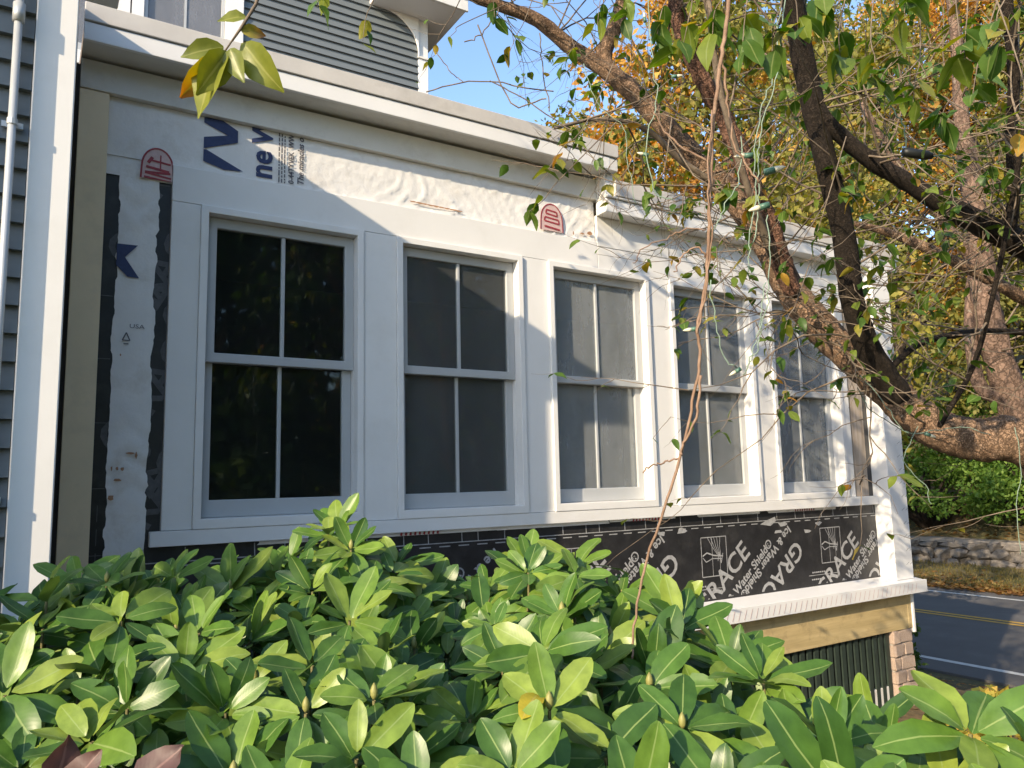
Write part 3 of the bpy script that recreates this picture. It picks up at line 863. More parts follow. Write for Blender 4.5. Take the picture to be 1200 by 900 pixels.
box('bracket_band', M['oldwhite'], H, 3.325, 3.475, UY - 0.02, UY - 0.0055, 4.575, 4.60, 0.003)
cor = box('cornice', M['white'], H, 2.78, 3.72, 3.02, 3.9, 5.022, 5.10, 0.006)
box('fascia', M['oldwhite'], cor, 2.76, 3.74, 2.99, 3.018, 5.02, 5.17, 0.005)
rfo = MB()
for k in range(8):
    rfo.hexa([(2.80 - 0.0 * k, 2.96 + k * 0.13, 5.172 + k * 0.075), (3.78, 2.96 + k * 0.13, 5.172 + k * 0.075), (3.78, 3.2 + k * 0.13, 5.30 + k * 0.075), (2.80, 3.2 + k * 0.13, 5.30 + k * 0.075),
              (2.80, 2.96 + k * 0.13, 5.195 + k * 0.075), (3.78, 2.96 + k * 0.13, 5.195 + k * 0.075), (3.78, 3.2 + k * 0.13, 5.325 + k * 0.075), (2.80, 3.2 + k * 0.13, 5.325 + k * 0.075)])
ro = rfo.build('roof', M['shingle'], H)
box('soffit', M['oldwhite'], H, 3.455, 3.72, 3.9, 8.6, 5.03, 5.09)
MB().hexa([(-4.8, 3.0, 5.62), (3.75, 3.0, 5.62), (3.75, 8.9, 5.62), (-4.8, 8.9, 5.62), (-4.8, 5.9, 7.6), (3.75, 5.9, 7.6), (3.75, 6.0, 7.6), (-4.8, 6.0, 7.6)]).build('roof', M['shingle'], H)
# upper windows
for (x0, x1) in ((-0.62, 0.55), (0.53, 1.50)):
    a = x0 + 0.001
    wn = MB().ring(a, x1, 3.6, 5.45, 0.115, 0.165 if x1 > 1 else 0.115, 0.12, 0.12, UY - 0.035, UY + 0.03).build('window', M['white'], H, bevel=0.004)
    ix0, ix1 = x0 + 0.118, x1 - (0.168 if x1 > 1 else 0.118)
    MB().ring(ix0, ix1, 3.725, 5.325, 0.03, 0.03, 0.07, 0.05, UY - 0.012, UY + 0.02).build('sash', M['sash'], wn, bevel=0.003)
    mm = (ix0 + ix1) / 2
    box('muntin', M['sash'], wn, mm - 0.01, mm + 0.01, UY - 0.005, UY + 0.012, 3.80, 5.27)
    for s in (0, 1):
        box('pane', M['glass_up'], wn, (ix0 + 0.032, mm + 0.011)[s], (mm - 0.011, ix1 - 0.032)[s], UY + 0.003, UY + 0.006, 3.797, 5.273)
    box('meeting_rail', M['sash'], wn, ix0 + 0.032, ix1 - 0.032, UY - 0.008, UY + 0.0025, 4.62, 4.66)

# conduit on the grey wall
cn = empty('conduit', (-0.104, -1.03, -1.6), 'pale grey electrical conduit running up the grey clapboards', 'conduit')
MB().tube([(-0.106, -1.034, -1.7), (-0.105, -1.034, 0.3), (-0.1035, -1.034, 1.76)], 0.0115, 12).build('pipe', M['pipe'], cn, smooth=True)
for z in (1.115, -0.02, -1.1):
    b = MB().tube([(-0.104, -1.034, z - 0.009), (-0.104, -1.034, z + 0.009)], 0.0145, 12)
    b.box(-0.132, -0.076, -1.012, -1.000, z - 0.009, z + 0.009)
    b.build('clamp', M['pipe'], cn)
MB().tube([(-0.104, -1.034, 1.44), (-0.104, -1.034, 1.50)], 0.017, 12).build('coupling', M['pipe'], cn, smooth=True)

# ------------------------------------------------------------------ leaves
def leaf_template(L, W, fold, curl, wave, shape, ns=6, seed=0):
    """leaf along +x, width in y, top side +z; returns verts, faces, uvs(per vert)"""
    rd = random.Random(seed)
    v = []; uv = []
    TS = (0, 0.09, 0.30, 0.55, 0.79, 0.935, 1.0)
    for i in range(ns + 1):
        t = TS[i]
        if shape == 'rhodo':
            e = (t - 0.56) / (0.56 if t < 0.56 else 0.44)
            wd = W * 0.5 * max(0.0, 1 - abs(e) ** 2.1) ** (0.64 if t < 0.56 else 0.68)
        else: wd = W * (math.sin(math.pi * min(1, t ** 0.78)) ** 0.9) * 0.5
        if i == 0: wd = W * 0.03
        if i == ns: wd = W * 0.04
        z0 = -curl * t * t * L + 0.015 * L * math.sin(t * 7 + seed)
        for u in (-1, -0.5, 0, 0.5, 1):
            z = z0 + abs(u) * wd * fold - (abs(u) ** 2) * wd * 0.25 * (1 if fold > 0.3 else 0)
            z += wave * W * math.sin(t * 9 + seed + u) * abs(u) * rd.uniform(0.6, 1)
            v.append((t * L, u * wd, z)); uv.append((0.5 + u * 0.5, t))
    f = []
    for i in range(ns):
        for j in range(4):
            a = i * 5 + j
            f.append((a, a + 5, a + 6, a + 1))
    return np.array(v), f, np.array(uv)

def leaf_mesh(tpl, m, name='leaf', petiole=0.012):
    v, f, uv = tpl
    me = bpy.data.meshes.new(name)
    me.from_pydata(v.tolist(), [], f)
    ul = me.uv_layers.new(name='UVMap')
    li = np.array([l.vertex_index for l in me.loops])
    ul.data.foreach_set('uv', uv[li].astype(np.float32).ravel())
    me.materials.append(m)
    me.polygons.foreach_set('use_smooth', [True] * len(me.polygons))
    me.update()
    return me

def leaf_mass(name, tpls, items, m, parent, kind='stuff'):
    """items: (template index, 4x4 matrix) -> ONE mesh"""
    if not items: return None
    V = []; F = []; U = []
    off = 0
    for k, mt in items:
        v, f, uv = tpls[k]
        A4 = np.array(mt)
        V.append(v @ A4[:3, :3].T + A4[:3, 3])
        F.append(np.array(f) + off); U.append(uv)
        off += len(v)
    V = np.vstack(V); F = np.vstack(F); U = np.vstack(U)
    me = bpy.data.meshes.new(name)
    me.vertices.add(len(V)); me.vertices.foreach_set('co', V.astype(np.float32).ravel())
    me.loops.add(F.size); me.loops.foreach_set('vertex_index', F.astype(np.int32).ravel())
    me.polygons.add(len(F)); me.polygons.foreach_set('loop_start', np.arange(0, F.size, 4, dtype=np.int32))
    me.polygons.foreach_set('loop_total', np.full(len(F), 4, dtype=np.int32))
    me.update(calc_edges=True)
    ul = me.uv_layers.new(name='UVMap')
    ul.data.foreach_set('uv', U[F.ravel()].astype(np.float32).ravel())
    o = link_mesh(name, me, m, parent, smooth=True)
    o['kind'] = kind
    return o

def leaf_matrix(pos, az, elev, roll, s):
    return Matrix.Translation(pos) @ Matrix.Rotation(az, 4, 'Z') @ Matrix.Rotation(-elev, 4, 'Y') @ Matrix.Rotation(roll, 4, 'X') @ Matrix.Scale(s, 4)

# ------------------------------------------------------------------ rhododendrons
RT_TPL = [leaf_template(0.105, 0.044 + 0.0045 * (k % 3), (0.30, 0.18, 0.42, 0.1, 0.5)[k % 5], (0.12, 0.02, 0.25, 0.40, -0.08)[k % 5], 0.05, 'rhodo', 6, k) for k in range(10)]
RT_ME = [leaf_mesh(t, M['rhodo']) for t in RT_TPL]
BUD_ME = None
def back_r(az):     # how far the mound reaches, by bearing from the eye
    pts = [(-30, 1.7), (-8, 1.95), (0, 2.05), (12, 2.10), (24, 2.2), (32, 2.15), (38, 2.05), (43, 1.88), (47, 1.62), (50, 1.38), (54, 1.22), (60, 1.20), (66, 1.20), (80, 1.1)]
    for (a, b), (c, d) in zip(pts[:-1], pts[1:]):
        if a <= az <= c: return b + (d - b) * (az - a) / (c - a)
    return pts[-1][1]
def top_z(az, r):
    rb = back_r(az)
    zb = {0: -0.19}.get(0)
    pts = [(-30, -0.27), (-8, -0.25), (-2, -0.22), (4, -0.145), (10, -0.165), (14, -0.175), (19, -0.10), (22, -0.12), (27, -0.245), (31, -0.225), (34, -0.165), (38, -0.24), (43, -0.265), (47, -0.275), (50, -0.32), (53, -0.33), (57, -0.30), (60, -0.34), (66, -0.385), (80, -0.42)]
    for (a, b), (c, d) in zip(pts[:-1], pts[1:]):
        if a <= az <= c: zb = b + (d - b) * (az - a) / (c - a)
    t = max(0.0, (rb - r)) / 1.2
    z = zb - 0.20 * t - 0.06 * t * t
    if r > rb: z -= (r - rb) * 1.3
    return z
SHR = [(Vector((0.05, -2.05, -1.6)), 'shaded rhododendron at the foot of the white corner board'),
       (Vector((1.05, -2.05, -1.6)), 'sunlit rhododendron mounded below the second and third windows'),
       (Vector((1.05, -3.00, -1.6)), 'large leaved rhododendron in the right foreground before the road')]
rd = random.Random(21)
whorls = []
grid = {}
def try_add(p, dmin, layer, sc):
    key = (int(math.floor(p.x / 0.2)), int(math.floor(p.y / 0.2)), layer)
    for a in (-1, 0, 1):
        for b in (-1, 0, 1):
            for q in grid.get((key[0] + a, key[1] + b, layer), ()):
                if (q - p).length < dmin: return False
    grid.setdefault(key, []).append(p)
    whorls.append((p, layer, sc))
    return True
for layer, (dz, dmin, tries) in enumerate(((0.0, 0.105, 12000), (-0.075, 0.115, 7000), (-0.17, 0.13, 5000), (-0.30, 0.14, 4000))):
    for _ in range(tries):
        az = rd.uniform(-26, 76)
        rb = back_r(az)
        r = math.sqrt(rd.uniform((0.88 if az > 36 else 0.74) ** 2, (rb + 0.16) ** 2))
        p = CAM + Vector((math.sin(R(az)) * r, math.cos(R(az)) * r, 0))
        bumpz = 0.045 * math.sin(p.x * 6.1 + 1) * math.sin(p.y * 5.3) + rd.uniform(-0.06, 0.045)
        p.z = top_z(az, r) + dz + bumpz - 0.055
        big = 1.04 if az > 40 else (1.0 if az > 8 else 0.98)
        try_add(p, dmin, layer, big * rd.uniform(0.8, 1.12))
# the outer face of the mound towards the house and towards the road
for _ in range(2500):
    az = rd.uniform(-26, 76); rb = back_r(az)
    p = CAM + Vector((math.sin(R(az)), math.cos(R(az)), 0)) * (rb + rd.uniform(0.1, 0.3))
    p.z = top_z(az, rb) - rd.uniform(0.12, 0.9)
    try_add(p, 0.14, 9, rd.uniform(0.8, 1.1))
leaves = []     # (template, matrix, shrub index, score)
stems = [MB() for _ in SHR]
buds = []
for p, layer, sc in whorls:
    si = min(range(3), key=lambda i: (SHR[i][0] - p).xy.length + (0.25 if i == 2 else 0))
    nlv = rd.randint(7, 10)
    a0 = rd.uniform(0, 6.28)
    tilt = rd.uniform(0, 0.25); tdir = rd.uniform(0, 6.28)
    ta = math.atan2(-0.75, -0.66) + rd.uniform(-0.7, 0.7)
    RW = Matrix.Translation(p) @ Matrix.Rotation(rd.uniform(0.35, 0.95), 4, Vector((-math.sin(ta), math.cos(ta), 0))) @ Matrix.Translation(-p)
    base_e = rd.uniform(0.1, 0.65) if layer == 0 else rd.uniform(0.0, 0.6)
    fr = frame_px(p)
    vis = fr is not None and -40 < fr[0] < 1240 and fr[1] < 960
    for k in range(nlv):
        az = a0 + k * 2.399
        inner = k / nlv
        el = base_e + 0.55 * (inner - 0.4) + rd.uniform(-0.22, 0.22) + tilt * math.cos(az - tdir)
        s = sc * (1.08 - 0.34 * inner) * rd.uniform(0.72, 1.15)
        mt = leaf_matrix(p + Vector((math.cos(az), math.sin(az), 0)) * 0.010 + Vector((0, 0, 0.012 * inner)), az, el, rd.uniform(-0.5, 0.5), s)
        mt = RW @ mt
        score = (s / fr[2] if vis else 0) * (1.0 if layer == 0 else 0.4)
        leaves.append((rd.randrange(10), mt, si, score))
    # stalk towards the shrub's own trunk
    bs = SHR[si][0]
    q1 = p + Vector((0, 0, -0.11)) + (bs - p).normalized() * 0.02
    q2 = p.lerp(bs, 0.32); q2.z = p.z - 0.30
    stems[si].tube([p + Vector((0, 0, 0.004)), q1, q2], [0.0028, 0.0032, 0.006], 5, cap=False)
    if layer == 0 and fr and vis and rd.random() < 0.35:
        buds.append((p, si, sc))
for si, (bp3, lab) in enumerate(SHR):
    sh = empty('rhododendron_shrub', bp3, lab, 'shrub', 'rhododendrons in front of the sunroom')
    mine = sorted([l for l in leaves if l[2] == si], key=lambda l: -l[3])
    for k, mt, _, sco in mine[:300]:
        o = share('leaf', RT_ME[k], sh)
        o.matrix_basis = mt
    leaf_mass('foliage', RT_TPL, [(k, mt) for k, mt, _, _ in mine[300:]], M['rhodo_mass'], sh)
    st = stems[si]
    for k in range(7):
        a = k * 0.9 + si
        e = bp3 + Vector((math.cos(a) * 0.45, math.sin(a) * 0.45, 0.95))
        st.tube([bp3 + Vector((math.cos(a) * 0.05, math.sin(a) * 0.05, -0.15)), bp3.lerp(e, 0.5) + Vector((0, 0, 0.1)), e], [0.022, 0.016, 0.009], 6, cap=False)
    o = st.build('branches', M['stem'], sh, smooth=True); o['kind'] = 'stuff'
    if BUD_ME is None:
        bb = MB().tube([(0, 0, 0), (0, 0, 0.006), (0, 0, 0.014), (0, 0, 0.021), (0, 0, 0.026)], [0.003, 0.0062, 0.0066, 0.004, 0.0006], 7)
        BUD_ME = bpy.data.meshes.new('bud'); BUD_ME.from_pydata(bb.v, [], bb.f); BUD_ME.materials.append(M['bud']); BUD_ME.polygons.foreach_set('use_smooth', [True] * len(BUD_ME.polygons))
    nb = 0
    for p, s2, sc in buds:
        if s2 == si and nb < 60:
            o = share('bud', BUD_ME, sh); o.location = p + Vector((0, 0, 0.006)); o.scale = (sc,) * 3; nb += 1
    if si == 1 or si == 0:
        yme = leaf_mesh(RT_TPL[3], M['rhodo_yellow'], 'yellow_leaf')
        o = share('yellow_leaf', yme, sh)
        o.matrix_basis = leaf_matrix(at(283, 805, 1.35) if si == 0 else at(612, 843, 1.1), 0.6, 0.5, 0.3, 0.8)

# ------------------------------------------------------------------ front tree with its limbs
FT = empty('fruit_tree', at(1330, 600, 2.9) * 1.0, 'leaning brown fruit tree reaching in from the right over the sunroom', 'tree')
FT.location = (4.15, -2.75, -1.7)
rd = random.Random(31)
def limb(name, pts, m, parent, n=12, rough=0.07, sub=5, label=None):
    """pts: (px, py, distance, radius in picture points at that distance)"""
    P = []
    for (x, y, d, r) in pts:
        p = at(x, y, d); P.append((p.x, p.y, p.z, r * d / FPX))
    P = smooth_path(P, sub)
    b = MB().tube([Vector(q[:3]) for q in P], [max(0.001, q[3]) for q in P], n, True, rough, rd)
    o = b.build(name, m, parent, smooth=True)
    if label: o['label'] = label
    return P
LIMBS = []
base = Vector((4.15, -2.75, -1.75))
def to_px(p, rad):
    f = frame_px(p); return (f[0], f[1], f[2], rad * FPX / f[2])
LIMBS.append(limb('trunk', [to_px(base, 0.15), to_px(Vector((4.05, -2.68, -0.9)), 0.125), to_px(Vector((3.75, -2.48, -0.25)), 0.105), (1205, 522, 3.0, 27), (1150, 516, 3.03, 25), (1105, 506, 3.06, 24), (1070, 484, 3.1, 22), (1040, 456, 3.15, 21), (1003, 424, 3.2, 18), (960, 382, 3.3, 19), (925, 338, 3.35, 17), (893, 278, 3.42, 15), (845, 215, 3.5, 13), (796, 165, 3.55, 12), (746, 112, 3.6, 11), (708, 72, 3.62, 10), (725, 20, 3.6, 9), (745, -60, 3.6, 8)], M['bark'], FT, 18, 0.06, 8, 'sunlit brown leaning trunk'))
LIMBS.append(limb('branch', [(752, 118, 3.6, 8), (706, 80, 3.6, 9), (665, 52, 3.6, 9), (630, 24, 3.55, 8), (590, 8, 3.5, 6.5), (545, -8, 3.45, 5.5), (480, -40, 3.4, 4)], M['bark'], FT, 12, 0.08))
LIMBS.append(limb('branch', [(930, 345, 3.3, 10), (908, 285, 3.25, 12), (882, 215, 3.2, 11), (852, 145, 3.2, 10), (822, 90, 3.15, 9.5), (800, 40, 3.1, 9), (785, -30, 3.1, 8)], M['bark_red'], FT, 12, 0.16, 8, 'shaggy red barked branch'))
LIMBS.append(limb('branch', [(1060, 474, 3.12, 17), (1022, 418, 3.02, 14.5), (1000, 355, 2.92, 13.5), (988, 275, 2.85, 13), (968, 190, 2.75, 13), (948, 100, 2.68, 13), (932, 20, 2.6, 12.5), (915, -80, 2.5, 11)], M['bark_dark_shade'], FT, 12, 0.07, 6, 'dark upright branch in shade'))
LIMBS.append(limb('branch', [(950, 110, 2.68, 7), (972, 145, 2.7, 8.5), (1012, 182, 2.74, 9.5), (1060, 212, 2.77, 10), (1110, 242, 2.8, 12), (1160, 268, 2.86, 14), (1205, 290, 2.9, 16), (1270, 335, 2.95, 19), (1330, 420, 2.98, 23), (1330, 500, 2.98, 26)], M['bark_dark_shade'], FT, 12, 0.08, 6, 'dark crooked branch crossing the upper right'))
LIMBS.append(limb('branch', [(1180, 280, 2.87, 8), (1188, 230, 2.8, 7), (1185, 160, 2.75, 6.5), (1188, 90, 2.7, 6.5), (1180, 0, 2.65, 6.5), (1175, -80, 2.6, 6)], M['bark_dark_shade'], FT, 10, 0.06))
LIMBS.append(limb('branch', [(1000, 262, 3.7, 3), (1040, 272, 3.7, 5), (1085, 290, 3.65, 6), (1130, 312, 3.6, 6.5), (1175, 336, 3.6, 7), (1230, 370, 3.6, 8), (1300, 440, 3.4, 10)], M['bark'], FT, 10, 0.08))
LIMBS.append(limb('branch', [(1035, 440, 3.15, 4), (1075, 404, 3.3, 4), (1120, 392, 3.4, 4), (1165, 388, 3.5, 3.5), (1230, 392, 3.6, 3.5)], M['bark_dark_shade'], FT, 8, 0.08))
LIMBS.append(limb('branch', [(848, 222, 3.5, 5), (800, 190, 3.4, 4), (755, 150, 3.3, 3), (700, 140, 3.2, 2.4), (650, 150, 3.1, 2)], M['twig'], FT, 8, 0.08))
LIMBS.append(limb('branch', [(905, 300, 3.2, 5), (870, 200, 3.0, 4), (842, 95, 2.9, 4), (830, 0, 2.8, 3.5)], M['twig'], FT, 8, 0.1))
LIMBS.append(limb('branch', [(1100, 500, 3.0, 3.5), (1140, 430, 2.9, 3), (1165, 340, 2.8, 3), (1185, 240, 2.7, 3), (1200, 150, 2.6, 3)], M['bark_dark_shade'], FT, 8, 0.05))

# twigs and their leaves
tw = MB()
tleaves = []
TT_TPL = [leaf_template(0.060, 0.034 + 0.003 * (k % 3), 0.25 + 0.1 * (k % 3), 0.12 + 0.12 * (k % 4), 0.06, 'ovate', 6, 40 + k) for k in range(8)]
TT_ME = [leaf_mesh(t, M['tleaf']) for t in TT_TPL]
def twig(p, dirv, L, r, depth, leafp, sz):
    pts = [p.copy()]; d = dirv.normalized()
    nseg = 6
    for k in range(nseg):
        d = (d + Vector((rd.uniform(-1, 1), rd.uniform(-1, 1), rd.uniform(-1, 1))) * 0.30 + Vector((0, 0, -0.03))).normalized()
        pts.append(pts[-1] + d * L / nseg)
    tw.tube(pts, [r * (1 - 0.75 * k / nseg) for k in range(nseg + 1)], 5, cap=False)
    for k in range(2, nseg + 1):
        if depth > 0 and rd.random() < 0.6:
            nd = (pts[k] - pts[k - 1]).normalized() + Vector((rd.uniform(-1, 1), rd.uniform(-1, 1), rd.uniform(-0.8, 0.9))) * 0.9
            twig(pts[k], nd, L * rd.uniform(0.35, 0.7), r * 0.55, depth - 1, leafp, sz)
        if depth <= 1 and rd.random() < leafp:
            for _ in range(rd.choice((1, 1, 2))):
                az = rd.uniform(0, 6.28)
                tleaves.append((rd.randrange(8), leaf_matrix(pts[k], az, rd.uniform(-1.1, 0.2), rd.uniform(-0.6, 0.6), sz * rd.uniform(0.6, 1.15))))
for li, P in enumerate(LIMBS):
    n_t = (18, 13, 20, 18, 24, 13, 14, 9, 8, 10, 7)[li]
    for _ in range(n_t):
        q = P[rd.randrange(len(P) // (4 if li == 0 else 20), len(P))]
        dv = Vector((rd.uniform(-1, 1), rd.uniform(-0.8, 0.8), rd.uniform(-0.3, 1.0)))
        lp = 0.20 if li not in (0, 1, 7, 8) else 0.08
        if frame_px(q[:3]) and frame_px(q[:3])[1] > 330: lp = 0.12
        twig(Vector(q[:3]), dv, rd.uniform(0.35, 0.9), 0.0048, 2, lp, 0.9)
# the outer crown above the frame: it dapples the wall
for _ in range(46):
    p = at(rd.uniform(470, 900), rd.uniform(-460, -230), rd.uniform(2.2, 3.6))
    twig(p, Vector((rd.uniform(-1, 0.3), rd.uniform(-0.6, 0.6), rd.uniform(-0.5, 0.3))), rd.uniform(0.35, 0.7), 0.006, 2, 0.5, 1.0)
# bare fine twigs against the sky
for (a, b_, c, d_) in (((560, 30, 3.0), (600, 120, 3.0), (640, 115, 3.0), 0.003), ((500, 108, 3.1), (560, 95, 3.1), (650, 108, 3.1), 0.0028), ((575, 95, 3.0), (620, 120, 3.0), (680, 160, 3.0), 0.0026), ((585, 10, 3.2), (565, 40, 3.1), (545, 50, 3.1), 0.0026), ((632, 40, 3.1), (636, 80, 3.1), (645, 130, 3.1), 0.0026), ((510, 60, 3.2), (530, 85, 3.2), (542, 95, 3.2), 0.002)):
    P = smooth_path([tuple(at(*a)), tuple(at(*b_)), tuple(at(*c))], 6)
    tw.tube([Vector(q) + Vector((rd.uniform(-1, 1), 0, rd.uniform(-1, 1))) * 0.006 for q in P], d_, 5, cap=False)
def spray(cx, cy, d, n, spread, sz, up=(0, -40), leafdir=None):
    """a leafy twig end: a stalk coming from `up` (picture offset) and leaves round its tip"""
    tip = at(cx, cy, d); root = at(cx + up[0], cy + up[1], d + 0.03)
    far = at(cx + up[0] * 2.6 + rd.uniform(-40, 40), cy + up[1] * 3.0, d + 0.10)
    P = smooth_path([tuple(far), tuple(root + Vector((rd.uniform(-1, 1), rd.uniform(-1, 1), 0)) * 0.015), tuple(root.lerp(tip, 0.55) + Vector((rd.uniform(-1, 1), 0, rd.uniform(-1, 1))) * 0.008), tuple(tip)], 5)
    tw.tube([Vector(q) for q in P], [0.0020 - 0.0012 * q / (len(P) - 1) for q in range(len(P))], 5, cap=False)
    for k in range(n):
        t = 1 - 0.55 * k / max(1, n)
        p = root.lerp(tip, t) + Vector((rd.uniform(-1, 1), rd.uniform(-1, 1), rd.uniform(-1, 1))) * spread * 0.15
        az = rd.uniform(0, 6.28)
        tleaves.append((rd.randrange(8), leaf_matrix(p, az, rd.uniform(-1.2, -0.1), rd.uniform(-0.6, 0.6), sz * rd.uniform(0.75, 1.15))))
for (x, y, d, n, sz, up) in ((640, 203, 2.4, 5, 1.0, (45, -60)), (620, 248, 2.4, 4, 0.95, (35, -35)), (597, 62, 2.9, 4, 1.1, (20, -50)), (425, 48, 2.0, 3, 0.75, (15, -60)), (372, 8, 1.6, 3, 0.8, (5, -40)), (690, 110, 2.8, 6, 1.2, (40, -30)), (660, 75, 2.8, 4, 1.0, (30, -40)), (770, 40, 1.7, 5, 1.1, (20, -60)), (800, 55, 1.7, 5, 1.2, (10, -70)), (835, 40, 1.6, 6, 1.2, (10, -60)), (870, 55, 1.5, 6, 1.15, (5, -70)), (905, 60, 1.5, 5, 1.2, (5, -70)), (935, 35, 1.5, 5, 1.2, (0, -60)), (985, 70, 1.7, 5, 1.2, (0, -70)), (1020, 95, 1.8, 6, 1.2, (10, -60)), (1070, 120, 1.8, 6, 1.2, (10, -60)), (1130, 70, 1.6, 6, 1.3, (0, -70)), (1170, 50, 1.5, 5, 1.3, (0, -70)), (1100, 150, 1.9, 5, 1.1, (20, -60)), (1190, 160, 1.7, 4, 1.1, (0, -60)), (850, 232, 2.2, 8, 1.2, (10, -30)), (880, 240, 2.4, 5, 1.1, (10, -30)), (760, 228, 2.6, 4, 1.0, (20, -30)), (915, 320, 2.4, 4, 0.9, (20, -30)), (955, 280, 2.3, 4, 0.9, (10, -40)), (920, 385, 2.4, 4, 0.9, (10, -30)), (1035, 310, 2.6, 4, 1.0, (30, -30)), (1080, 350, 2.8, 4, 1.0, (30, -30)), (1010, 370, 2.6, 4, 0.9, (20, -30)), (1060, 20, 1.7, 6, 1.2, (0, -60)), (960, 20, 1.6, 6, 1.2, (0, -60)), (730, 20, 2.2, 5, 1.0, (10, -50)), (700, 30, 2.4, 5, 1.0, (10, -50)), (1140, 110, 1.8, 5, 1.2, (10, -50)), (580, 20, 2.7, 3, 1.0, (0, -50)), (525, 45, 2.6, 1, 0.8, (20, -15))):
    spray(x, y, d, n, 0.06, sz, up)
o = tw.build('twigs', M['twig'], FT, smooth=True); o['kind'] = 'stuff'
sc_l = []
for k, mt in tleaves:
    f = frame_px(mt.translation)
    vis = f is not None and -10 < f[0] < 1210 and -10 < f[1] < 900
    sc_l.append((mt.to_scale().x / f[2] if vis else 0, k, mt))
sc_l.sort(key=lambda q: -q[0])
for s_, k, mt in sc_l[:300]:
    o = share('leaf', TT_ME[k], FT); o.matrix_basis = FT.matrix_basis.inverted() @ Matrix.Translation(FT.location) @ mt if False else mt
leaf_mass('foliage', TT_TPL, [(k, mt) for _, k, mt in sc_l[300:]], M['tleaf_mass'], FT)

# ------------------------------------------------------------------ leafy sprig hanging at the upper left
SG = empty('leaf_sprig', at(285, 20, 1.05), 'sprig of large yellow green leaves with orange tips over the eave', 'sprig')
b = MB().tube([at(318, -60, 1.08), at(300, 5, 1.06), at(283, 32, 1.05), at(272, 48, 1.05)], [0.0028, 0.0024, 0.002, 0.0014], 6)
b.tube([at(283, 32, 1.05), at(262, 62, 1.05)], 0.0012, 5)
b.build('stem', M['twig'], SG, smooth=True)
BT = [leaf_template(0.075, 0.042, 0.3, 0.18, 0.05, 'ovate', 6, 60 + k) for k in range(5)]
BM = [leaf_mesh(t, M['spray_leaf']) for t in BT]; BMR = [leaf_mesh(t, M['spray_leaf_red']) for t in BT]
def aim_leaf(me, a, b_, parent, d0, d1, roll, name='leaf'):
    """leaf from stalk point a to tip point b_"""
    p = at(a[0], a[1], d0); q = at(b_[0], b_[1], d1)
    x = (q - p); L = x.length; x.normalize()
    view = (CAM - p).normalized()
    zz = (view - x * view.dot(x)).normalized()
    zz = Matrix.Rotation(roll, 3, x) @ zz
    yy = zz.cross(x)
    m4 = Matrix(((x.x, yy.x, zz.x, p.x), (x.y, yy.y, zz.y, p.y), (x.z, yy.z, zz.z, p.z), (0, 0, 0, 1))) @ Matrix.Scale(L / 0.075, 4)
    o = share(name, me, parent); o.matrix_basis = m4
    return o
aim_leaf(BM[0], (262, 55), (213, 62), SG, 1.05, 1.02, 0.5)
aim_leaf(BM[1], (265, 60), (222, 130), SG, 1.05, 1.04, 0.9)
aim_leaf(BMR[2], (262, 60), (216, 120), SG, 1.05, 1.06, -0.5)
aim_leaf(BM[3], (266, 60), (235, 108), SG, 1.05, 1.02, -0.2)
aim_leaf(BM[4], (270, 58), (281, 92), SG, 1.05, 1.03, 0.4)
aim_leaf(BM[0], (284, 50), (325, 104), SG, 1.06, 1.05, 0.3)
aim_leaf(BMR[1], (282, 35), (313, 40), SG, 1.05, 1.07, -0.4)
aim_leaf(BM[2], (290, 20), (255, 20), SG, 1.06, 1.04, 0.9)
# dusky red leaves close to the lens at the bottom left
RS = empty('red_leaf_sprig', at(140, 960, 0.62), 'sprig with two dusky red leaves at the bottom left edge', 'sprig')
MB().tube([at(140, 990, 0.62), at(110, 940, 0.62), at(80, 915, 0.62)], 0.0014, 5).build('stem', M['twig'], RS, smooth=True)
MB().tube([at(140, 990, 0.62), at(160, 945, 0.62), at(180, 915, 0.62)], 0.0014, 5).build('stem', M['twig'], RS, smooth=True)
RM = [leaf_mesh(leaf_template(0.075, 0.060, 0.2, 0.2, 0.12, 'ovate', 6, 80 + k), M['red_leaf']) for k in range(2)]
aim_leaf(RM[0], (62, 925), (84, 868), RS, 0.62, 0.62, 0.5)
aim_leaf(RM[1], (160, 925), (208, 872), RS, 0.62, 0.63, -0.6)
aim_leaf(RM[0], (84, 925), (110, 880), RS, 0.62, 0.62, -0.7)

# ------------------------------------------------------------------ vine and lights
VN = empty('hanging_vine', at(742, 830, 1.45), 'thin dry brown vine hanging from the tree past the fourth window', 'vine')
def vtube(pts, rad, d, m, parent, name, n=7, jit=0.003):
    P = smooth_path([tuple(at(x, y, d)) for x, y in pts], 6)
    P = [Vector(q) + Vector((rd.uniform(-1, 1), rd.uniform(-1, 1), rd.uniform(-1, 1))) * jit for q in P]
    rr_ = [rad[0] + (rad[1] - rad[0]) * k / (len(P) - 1) for k in range(len(P))]
    return MB().tube(P, rr_, n).build(name, m, parent, smooth=True)
vtube([(858, -60), (852, 20), (845, 70), (838, 120), (834, 180), (831, 250), (828, 320), (822, 360), (817, 385), (821, 420), (812, 470), (796, 540), (776, 605), (756, 662), (746, 715), (741, 765), (743, 795), (750, 840)], (0.0044, 0.0020), 1.5, M['vine'], VN, 'stem', 8, 0.002)
vtube([(836, 130), (829, 200), (834, 280), (826, 350), (817, 390)], (0.0018, 0.0018), 1.49, M['vine'], VN, 'side_stem', 6)
vtube([(822, 440), (815, 490), (801, 520), (797, 535)], (0.003, 0.0024), 1.49, M['vine'], VN, 'side_stem', 6)
vtube([(797, 536), (780, 542), (764, 546), (754, 553)], (0.002, 0.0014), 1.5, M['vine'], VN, 'side_stem', 5)
vtube([(846, 70), (852, 110), (858, 160), (872, 190), (890, 215)], (0.003, 0.002), 1.55, M['vine'], VN, 'side_stem', 6)
